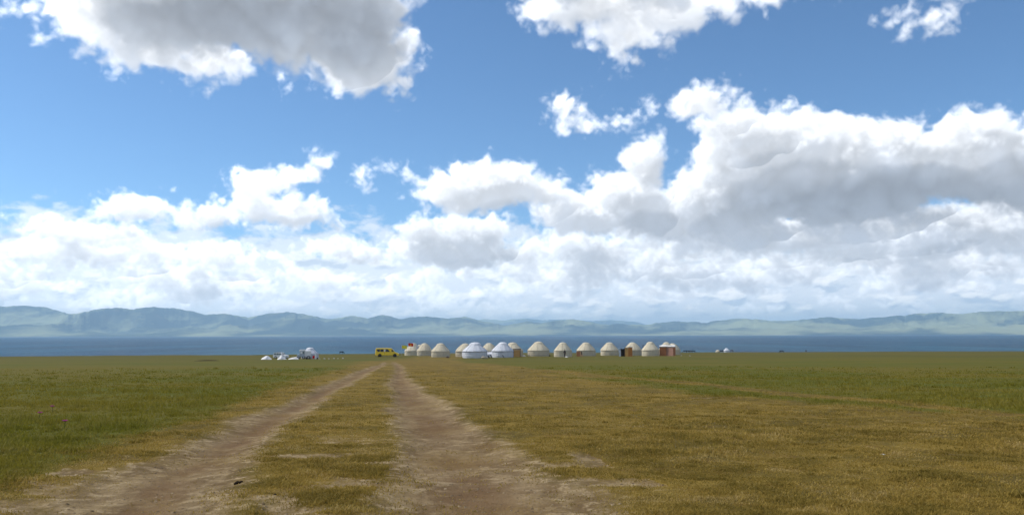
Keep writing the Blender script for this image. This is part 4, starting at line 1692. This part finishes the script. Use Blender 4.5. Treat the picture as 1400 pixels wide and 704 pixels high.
for sg in (-1, 1):
    for pts in (((.055, .80), (.055, .86), (.20, .87), (.20, .58), (.115, .585), (.085, .68)), ((.215, .87), (.345, .87), (.345, .575), (.215, .58)),
                ((.43, .87), (.53, .865), (.585, .68), (.60, .57), (.43, .575))):
        obj('side_window', side_panel([(X(a), Zv(b)) for a, b in pts], hv, sg), 'vanglass', van)
    obj('side_window', side_panel([(X(a), Zv(b)) for a, b in ((.675, .82), (.70, .82), (.775, .60), (.675, .60))], hv, sg), 'vanglass', van)
    obj('curtain', side_panel([(X(a), Zv(b)) for a, b in ((.358, .87), (.42, .87), (.42, .60), (.39, .575), (.358, .60))], hv, sg), 'curtain', van)
    obj('door_seam', side_panel([(X(.385), Zv(.56)), (X(.39), Zv(.56)), (X(.39), Zv(.19)), (X(.385), Zv(.19))], hv, sg, 0.004), 'black', van)
    obj('sill', side_panel([(X(.27), Zv(.19)), (X(.73), Zv(.19)), (X(.73), Zv(.14)), (X(.27), Zv(.14))], hv, sg, 0.010), 'black', van)
    for f in (0.195, 0.815):
        bm = bmesh.new()
        disc(bm, X(f), sg * (WV / 2 - 0.06), 0.33, 0.45, 0.15)
        obj('wheel_arch', bm, 'black', van, False)
        wheel(van, X(f), sg * (WV / 2 - 0.085), 0.34)
    bm = bmesh.new()
    box(bm, (X(.965), sg * 0.68, Zv(.39)), (0.16, 0.36, 0.16), None, 0.03)
    obj('headlight', bm, 'lamp', van)
    bm = bmesh.new()
    box(bm, (X(.735), sg * (WV / 2 + 0.08), Zv(.63)), (0.12, 0.16, 0.24), None, 0.03)
    obj('mirror', bm, 'black', van)
bm = bmesh.new()
a_ = [(X(.712), Zv(.90)), (X(.802), Zv(.615))]
q = []
for (x, z) in a_:
    for sg in (-1, 1):
        q.append((x + 0.02, sg * (hv(z) - 0.10), z + 0.012))
vv = [bm.verts.new(q[i]) for i in (0, 1, 3, 2)]
bm.faces.new(vv)
vb = [bm.verts.new(v.co - Vector((0.03, 0, 0.015))) for v in vv]
bm.faces.new(vb[::-1])
obj('windscreen', bm, 'vanglass', van)
bm = bmesh.new()
box(bm, (X(.975), 0, Zv(.20)), (0.22, WV * .97, 0.30), None, 0.05)
obj('front_bumper', bm, 'black', van)
bm = bmesh.new()
box(bm, (X(.012), 0, Zv(.20)), (0.14, WV * .95, 0.24), None, 0.04)
obj('rear_bumper', bm, 'black', van)

# white estate car beyond the white tents, seen at an angle
p = spot(383.0, 489.7)
mc = p.y / FPX
car = empty('estate_car', 'white estate car with grey windows and a roof rack behind the peaked white tarpaulin', 'car')
put(car, 383.0, 489.6, R(-28), 0.0)
car.location.y += 0.8
LC, HC, WC = 3.0, 1.28, 1.6
X = lambda f: (f - 0.5) * LC
Zc = lambda f: f * HC
prof = [(X(0.0), Zc(.22)), (X(-0.01), Zc(.55)), (X(0.02), Zc(.88)), (X(0.06), Zc(.98)), (X(0.45), Zc(1.0)), (X(0.60), Zc(.96)), (X(0.74), Zc(.62)), (X(0.97), Zc(.54)), (X(1.0), Zc(.40)), (X(0.99), Zc(.18)), (X(0.5), Zc(.16))]
bm, hc = body_shell(prof, WC, 0.16, HC * .55)
obj('body', bm, 'wpaint', car, True, 25)
for sg in (-1, 1):
    for pts in (((.05, .62), (.07, .90), (.24, .92), (.24, .61)), ((.27, .92), (.44, .92), (.44, .61), (.27, .61)), ((.47, .92), (.57, .90), (.68, .62), (.47, .61))):
        obj('side_window', side_panel([(X(a), Zc(b)) for a, b in pts], hc, sg), 'carglass', car)
    for f in (0.2, 0.8):
        wheel(car, X(f), sg * (WC / 2 - 0.06), 0.29, 0.18)
    bm = bmesh.new()
    tube(bm, [(X(.08), sg * 0.52, HC + 0.06), (X(.55), sg * 0.52, HC + 0.06)], 0.02, 6)
    for f in (.1, .5):
        tube(bm, [(X(f), sg * .52, HC - 0.02), (X(f), sg * .52, HC + .06)], 0.018, 6)
    obj('roof_rail', bm, 'iron', car)
    bm = bmesh.new()
    box(bm, (X(.985), sg * .55, Zc(.44)), (0.08, 0.3, 0.12), None, 0.02)
    obj('headlight', bm, 'lamp', car)
bm = bmesh.new()
vv = [bm.verts.new(v) for v in ((X(.615) + .02, -.62, Zc(.93)), (X(.615) + .02, .62, Zc(.93)), (X(.735) + .02, .68, Zc(.645)), (X(.735) + .02, -.68, Zc(.645)))]
bm.faces.new(vv)
obj('windscreen', bm, 'carglass', car)

# white truck with a high cab roof beside the lone white yurt
p = spot(413.5, 490.2)
mt = p.y / FPX
tr = empty('truck', 'white and blue grey truck with a high cab roof beside the lone white yurt', 'truck')
put(tr, 413.5, 490.0, 0.0, 0.0)
tr.location.y += -0.3
w = lambda dx: dx * mt
bm, ht = body_shell([(w(-6.6), .45), (w(-6.7), 0.85), (w(-5.2), 0.98), (w(-3.6), 1.02), (w(-3.0), 1.50), (w(-2.8), 1.62), (w(3.0), 1.62), (w(3.0), .42), (w(-1.0), .40)], 1.8, 0.06, 1.0)
obj('cab', bm, 'bluegrey', tr, True, 25)
bm = bmesh.new()
box(bm, (w(0.2), 0, 1.70), (w(8.0), 1.7, 0.34), None, 0.10)
obj('cab_roof', bm, 'wpaint', tr, True, 30)
bm = bmesh.new()
box(bm, (w(7.5), 0.2, 1.05), (w(9.0), 1.75, 1.1), None, 0.03)
obj('cargo_box', bm, 'wpaint', tr)
for sg in (-1, 1):
    obj('side_window', side_panel([(w(-2.5), 1.06), (w(-2.2), 1.50), (w(.3), 1.50), (w(.3), 1.06)], ht, sg), 'wpaint', tr)
    obj('side_window', side_panel([(w(.7), 1.50), (w(2.5), 1.50), (w(2.5), 1.06), (w(.7), 1.06)], ht, sg), 'carglass', tr)
    obj('door', side_panel([(w(-2.4), 1.0), (w(2.6), 1.0), (w(2.6), .52), (w(-2.4), .52)], ht, sg, 0.008), 'bluegrey', tr)
    for x in (w(-4.6), w(2.0), w(8.5)):
        wheel(tr, x, sg * 0.80, 0.33, 0.2)
    bm = bmesh.new()
    box(bm, (w(-6.6), sg * .6, .72), (.08, .28, .16), None, .02)
    obj('headlight', bm, 'lamp', tr)
bm = bmesh.new()
box(bm, (w(-6.75), 0, .46), (.14, 1.8, .2), None, .03)
obj('bumper', bm, 'steel', tr)

# door and post of the lone white yurt
yl = find('lone white canvas')
pf = spot(428.7, 490.4)
mm = pf.y / FPX
po = bpy.data.objects.new('doorway', None)
link(po)
po.location = pf
bm = bmesh.new()
box(bm, (0, 0, 2.7 * mm), (2.8 * mm, 0.08, 3.6 * mm), None, 0.01)
obj('door', bm, 'red', po)
bm = bmesh.new()
box(bm, (2.9 * mm, -0.10, 3.4 * mm), (1.7 * mm, 0.08, 6.8 * mm), None, 0.01)
obj('door_panel', bm, 'wpaint', po)
bm = bmesh.new()
box(bm, (5.1 * mm, 0.05, 0.14), (1.3 * mm, 0.3, 0.30), None, 0.04)
obj('doorstep', bm, 'black', po)
part_at(yl, po)
for x, y, s, lab in ((419.3, 490.5, .30, 'black canister beside the lone white yurt, next to the truck'), (423.8, 490.5, .26, 'small black canister in the middle of the lone white yurt wall')):
    bm = bmesh.new()
    bmesh.ops.create_cone(bm, cap_ends=True, segments=16, radius1=s * .5, radius2=s * .42, depth=s)
    bmesh.ops.translate(bm, verts=bm.verts, vec=(0, 0, s / 2))
    bmesh.ops.create_cone(bm, cap_ends=True, segments=12, radius1=s * .2, radius2=s * .2, depth=s * .2, matrix=Matrix.Translation((0, 0, s * 1.08)))
    o = tag(obj('canister', bm, 'black'), lab, 'canister')
    put(o, x, y)

# white tarpaulin heaps on the grass
GT = 'white tarpaulin heaps by the white car'
peak = lambda c, k: (lambda u, v: max(0.0, 1 - abs(u - c) / (c if u < c else 1 - c)) ** k * max(0.0, 1 - abs(v - .5) * 2) ** 0.55)
mm = spot(364, 491.3).y / FPX
sheet('tarpaulin', 'rounded white tarpaulin heap with a trailing end, farthest from the truck', 'tarpaulin', 364.2, 491.0, 16.0 * mm, 1.8, 0.82, peak(.55, 0.75), 'tarp', 2.0, 0.0, GT)
sheet('tarpaulin', 'peaked white tarpaulin tent standing before the white car', 'tarpaulin', 385.4, 491.0, 13.5 * mm, 1.6, 0.98, peak(.45, 0.9), 'tarp', 5.0, 0.0, GT)
sheet('tarpaulin', 'low flat white tarpaulin pile in front of the truck nose', 'tarpaulin', 401.2, 490.9, 15.0 * mm, 1.4, 0.48, peak(.72, 0.45), 'tarp', 9.0, 0.0, GT)

# ------------------------------------------------------------------ person and horses
def skin_body(name, nodes, edges, mat, parent, sub=1):
    me = bpy.data.meshes.new(name)
    names = list(nodes)
    me.from_pydata([nodes[n][0] for n in names], [(names.index(a), names.index(b)) for a, b in edges], [])
    o = bpy.data.objects.new(name, me)
    link(o)
    md = o.modifiers.new('skin', 'SKIN')
    for i, n in enumerate(names):
        r = nodes[n][1]
        me.skin_vertices[0].data[i].radius = (r, r) if not isinstance(r, tuple) else r
    me.skin_vertices[0].data[0].use_root = True
    ms = o.modifiers.new('sub', 'SUBSURF')
    ms.levels = ms.render_levels = sub
    bpy.context.view_layer.update()
    dg = bpy.context.evaluated_depsgraph_get()
    m2 = bpy.data.meshes.new_from_object(o.evaluated_get(dg))
    bpy.data.objects.remove(o, do_unlink=True)
    m2.name = name
    m2.materials.clear()
    m2.materials.append(M[mat])
    for p in m2.polygons:
        p.use_smooth = True
    o = bpy.data.objects.new(name, m2)
    return link(o, parent)


def build_person(label, px, py, yaw):
    t = empty('person', label, 'person')
    nd = {'pelvis': ((0, 0, .94), (.15, .11)), 'waist': ((0, 0, 1.10), (.13, .10)), 'chest': ((0, 0, 1.32), (.16, .11)), 'neck0': ((0, .0, 1.47), .065), 'neck': ((0, -.01, 1.53), .055),
          'head0': ((0, -.02, 1.60), (.075, .085)), 'head1': ((0, -.015, 1.69), (.078, .095)), 'head2': ((0, -.01, 1.75), .05)}
    ed = [('pelvis', 'waist'), ('waist', 'chest'), ('chest', 'neck0'), ('neck0', 'neck'), ('neck', 'head0'), ('head0', 'head1'), ('head1', 'head2')]
    for s, k in ((-1, 'l'), (1, 'r')):
        st = 0.06 if s < 0 else -0.05
        nd.update({'sh' + k: ((s * .19, 0, 1.42), .07), 'el' + k: ((s * .25, .03, 1.14), .048), 'wr' + k: ((s * .24, -.06, .90), .034), 'pa' + k: ((s * .235, -.075, .83), (.034, .018)),
                   'hp' + k: ((s * .095, 0, .88), .10), 'kn' + k: ((s * .10, st - .01, .48), .062), 'an' + k: ((s * .10, st + .03, .09), .042), 'to' + k: ((s * .115, st - .12, .04), (.042, .03))})
        ed += [('chest', 'sh' + k), ('sh' + k, 'el' + k), ('el' + k, 'wr' + k), ('wr' + k, 'pa' + k), ('pelvis', 'hp' + k), ('hp' + k, 'kn' + k), ('kn' + k, 'an' + k), ('an' + k, 'to' + k)]
        for i, (dy, l) in enumerate(((-.030, .060), (-.010, .075), (.010, .078), (.028, .070))):
            a, b = 'f%d%s' % (i, k), 'g%d%s' % (i, k)
            nd[a] = ((s * .232, -.078 + dy, .79 - .01 * (i % 2)), .010)
            nd[b] = ((s * .220, -.084 + dy, .79 - l), .008)
            ed += [('pa' + k, a), (a, b)]
        nd['t0' + k] = ((s * .215, -.115, .84), .012); nd['t1' + k] = ((s * .205, -.125, .795), .009)
        ed += [('pa' + k, 't0' + k), ('t0' + k, 't1' + k)]
    body = skin_body('body', nd, ed, 'skin', t, 1)
    bm = bmesh.new()                       # nose and ears are grown on the head surface
    bm.from_mesh(body.data)
    for v in bm.verts:
        if v.co.z > 1.62 and v.co.z < 1.67 and v.co.y < -.085 and abs(v.co.x) < .03:
            v.co.y -= .02
        if 1.62 < v.co.z < 1.69 and abs(v.co.x) > .068 and abs(v.co.y) < .04:
            v.co.x *= 1.14
    bm.to_mesh(body.data); bm.free()
    grow = lambda n, k: (nd[n][0], tuple(x + k for x in nd[n][1]) if isinstance(nd[n][1], tuple) else nd[n][1] + k)
    jk = ['pelvis', 'waist', 'chest', 'neck0'] + [a + k for k in 'lr' for a in ('sh', 'el', 'wr')]
    skin_body('jacket', {n: grow(n, .018) for n in jk}, [e for e in ed if e[0] in jk and e[1] in jk], 'cloth_dark', t, 1)
    tk = ['pelvis'] + [a + k for k in 'lr' for a in ('hp', 'kn', 'an')]
    skin_body('trousers', {n: grow(n, .014) for n in tk}, [e for e in ed if e[0] in tk and e[1] in tk], 'cloth_trouser', t, 1)
    for s, k in ((-1, 'l'), (1, 'r')):
        skin_body('shoe', {'an': grow('an' + k, .016), 'to': grow('to' + k, .014)}, [('an', 'to')], 'black', t, 1)
    bm = bmesh.new()
    bmesh.ops.create_uvsphere(bm, u_segments=20, v_segments=14, radius=1)
    bmesh.ops.delete(bm, geom=[v for v in bm.verts if v.co.z < -.35 or (v.co.z < .25 and v.co.y < -.35)], context='VERTS')
    for v in bm.verts:
        v.co = Vector((v.co.x * .092, v.co.y * .108 - .008, v.co.z * .105 + 1.69))
    obj('hair', bm, 'hair', t, True)
    put(t, px, py, yaw, 0.0)
    return t


pp = build_person('person in black jacket and dark trousers standing before a cream yurt', 772.1, 488.0, R(150))
pp.scale = (1.0, 1.0, 1.04)


def build_horse(mat, label):
    t = empty('horse', label, 'horse', 'dark horses grazing near the shore')
    nd = {'loin': ((.45, 0, 1.10), (.24, .24)), 'rump': ((.75, 0, 1.12), (.25, .23)), 'belly': ((.05, 0, 1.05), (.27, .27)), 'chest': ((-.38, 0, 1.05), (.22, .27)), 'sh': ((-.62, 0, 1.12), (.17, .23)),
          'n1': ((-.90, 0, 1.02), (.11, .17)), 'n2': ((-1.18, 0, .68), (.09, .13)), 'poll': ((-1.35, 0, .50), (.085, .10)), 'face': ((-1.42, 0, .30), (.065, .075)), 'muz': ((-1.40, 0, .10), (.05, .05)),
          'tail0': ((.98, 0, 1.10), .05), 'tail1': ((1.08, 0, .80), .05), 'tail2': ((1.08, 0, .45), .025)}
    ed = [('loin', 'rump'), ('loin', 'belly'), ('belly', 'chest'), ('chest', 'sh'), ('sh', 'n1'), ('n1', 'n2'), ('n2', 'poll'), ('poll', 'face'), ('face', 'muz'), ('rump', 'tail0'), ('tail0', 'tail1'), ('tail1', 'tail2')]
    for s, k in ((-1, 'l'), (1, 'r')):
        o = .08 * s
        nd.update({'e' + k: ((-.50 + o, s * .14, .82), .10), 'w' + k: ((-.52 + o, s * .14, .48), .055), 'p' + k: ((-.52 + o * 1.2, s * .14, .12), .04), 'h' + k: ((-.55 + o * 1.2, s * .14, .03), .055),
                   'st' + k: ((.66 - o, s * .15, .80), .14), 'hk' + k: ((.88 - o, s * .15, .50), .06), 'f' + k: ((.80 - o, s * .15, .13), .04), 'b' + k: ((.77 - o, s * .15, .03), .055),
                   'ear' + k: ((-1.30, s * .06, .60), .03)})
        ed += [('chest', 'e' + k), ('e' + k, 'w' + k), ('w' + k, 'p' + k), ('p' + k, 'h' + k), ('rump', 'st' + k), ('st' + k, 'hk' + k), ('hk' + k, 'f' + k), ('f' + k, 'b' + k), ('poll', 'ear' + k)]
    skin_body('body', nd, ed, mat, t, 1)
    bm = bmesh.new()
    for i in range(7):
        u = i / 6
        a = Vector((-.66, 0, 1.34)).lerp(Vector((-1.28, 0, .64)), u) + Vector((-.02, 0, .02))
        box(bm, a, (.10, .05, .18), Matrix.Rotation(.7 + .2 * math.sin(i * 2), 3, 'Y'))
    obj('mane', bm, 'hair', t)
    return t


HORSES = [
    (936.5, 481.9, 0.2, 'h', 'dark horse standing first in the far herd beyond the pink hut'),
    (940.5, 482.2, 2.8, 'h', 'dark horse second in the far herd beyond the pink hut'),
    (944.3, 481.8, 0.5, 'b', 'brownish horse third in the far herd beyond the pink hut'),
    (948.0, 482.0, 3.3, 'h', 'dark horse last in the far herd beyond the pink hut'),
    (467.0, 483.6, 3.0, 'h', 'lone dark horse grazing on the shore line between truck and yellow minibus'),
    (310.0, 484.2, 1.2, 'b', 'lone tiny horse on the shore line far beyond the rounded tarpaulin heap'),
    (986.8, 482.4, 0.4, 'h', 'dark horse grazing just before the two tiny far yurts'),
    (1000.6, 481.4, 2.6, 'b', 'dark horse at the water edge just past the tiny white yurt'),
    (1068.8, 481.8, 0.1, 'h', 'black horse alone on the far grass rim, well past the tiny yurts'),
    (1102.0, 481.1, 1.3, 'b', 'small horse on the rim nearest the black horse by the water'),
    (1114.6, 480.7, 2.9, 'h', 'dark horse on the rim farthest along from the camp, against the water'),
]
HP = {}
for x, y, yaw, k, lab in HORSES:
    if k not in HP:
        HP[k] = build_horse('hide' if k == 'h' else 'hide_b', lab)
        h_ = HP[k]
    else:
        h_ = copy_thing(HP[k])
        h_['label'] = lab
    put(h_, x, y, yaw, 0.0)

# ------------------------------------------------------------------ stones, dung, flowers, scars in the turf
def lump(name, label, cat, px, py, s, mat, seed, flat=0.7, group=None):
    bm = bmesh.new()
    bmesh.ops.create_icosphere(bm, subdivisions=3, radius=1.0)
    for v in bm.verts:
        n_ = mnoise.noise(v.co * 1.3 + Vector((seed, 0, 0))) * .35 + mnoise.noise(v.co * 3.7 + Vector((0, seed, 0))) * .16
        v.co = v.co * (1 + n_)
        v.co = Vector((v.co.x * s, v.co.y * s * .8, v.co.z * s * flat + s * flat * .45))
    o = tag(obj(name, bm, mat, None, True), label, cat, group)
    put(o, px, py, seed)
    return o


GW = 'white stones in a row beside the lone white yurt'
for i, (x, y, s) in enumerate(((437.0, 490.6, .17), (443.6, 490.5, .20), (449.8, 490.3, .17), (456.6, 490.0, .19), (462.0, 490.0, .14), (469.0, 489.9, .22))):
    lump('stone', ('white stone nearest the lone white yurt', 'second white stone from the lone white yurt', 'third white stone from the lone white yurt', 'fourth white stone from the lone white yurt',
                   'small fifth white stone of the row by the lone white yurt', 'largest white stone, at the row end nearest the yellow minibus')[i], 'stone', x, y, s, 'stone', 3 + i, .7, GW)
lump('stone', 'white stone lying on the grass just past the pink hut', 'stone', 931.6, 486.6, .18, 'stone', 21)
lump('stone', 'white stone on the grass farther past the pink hut, before the herd', 'stone', 943.2, 486.8, .20, 'stone', 22)
for k, (dx, dy, s) in enumerate(((0, 0, .042), (3.5, -1.2, .034), (-3, .8, .030))):
    lump('dung', ('largest dark dung lump between the two wheel tracks', 'dark dung lump on the far side of the largest one', 'small dark dung lump on the near side of the largest one')[k],
         'dung', 325.5 + dx, 659.5 + dy, s, 'dung', 30 + k, .55, 'dung lumps on the track')
lump('dung', 'dark dung lump alone in the grass strip between the wheel tracks', 'dung', 376, 676.5, .03, 'dung', 41, .6)
for i, (x, y, s) in enumerate(((1216, 660.5, .035), (1222, 661.5, .028), (1250, 655.5, .035), (1207, 622.6, .05))):
    lump('stone', ('grey stone in the dry grass, near side of a pair', 'grey stone touching the near pair stone, slightly smaller', 'grey stone alone in the dry grass beyond the pair', 'flat pale stone farther off in the dry grass')[i],
         'stone', x, y, s, 'stone', 60 + i, .4)
for i, (x, y) in enumerate(((53, 573), (88, 585.5), (72, 564.5))):
    t = empty('flower', ('pink flower in the green grass, nearest the edge of the meadow', 'pink flower closest to the wheel track', 'pink flower farthest off in the green grass')[i], 'flower', 'pink flowers in the green grass')
    bm = bmesh.new()
    tube(bm, [(0, 0, -.01), (.01, 0, .06), (.015, .005, .13)], .004, 6)
    obj('stem', bm, 'stem', t)
    bm = bmesh.new()
    for k in range(9):
        a = k * 2 * math.pi / 9
        box(bm, (.015 + .022 * math.cos(a), .005 + .022 * math.sin(a), .137), (.034, .016, .006), Matrix.Rotation(a, 3, 'Z') @ Matrix.Rotation(-.5, 3, 'Y'))
    obj('petals', bm, 'petal', t)
    put(t, x, y, i * 1.0, 0)
    t.scale = (1.5, 1.5, 1.2)
sheet('earth_bank', 'dark strip of bare turned earth on the green grass far before the shore', 'earth', 283.0, 493.2, 4.4, 1.6, .22, lambda u, v: max(0, 1 - (2 * u - 1) ** 2) * max(0, 1 - (2 * v - 1) ** 2), 'earth', 3.3, .1)
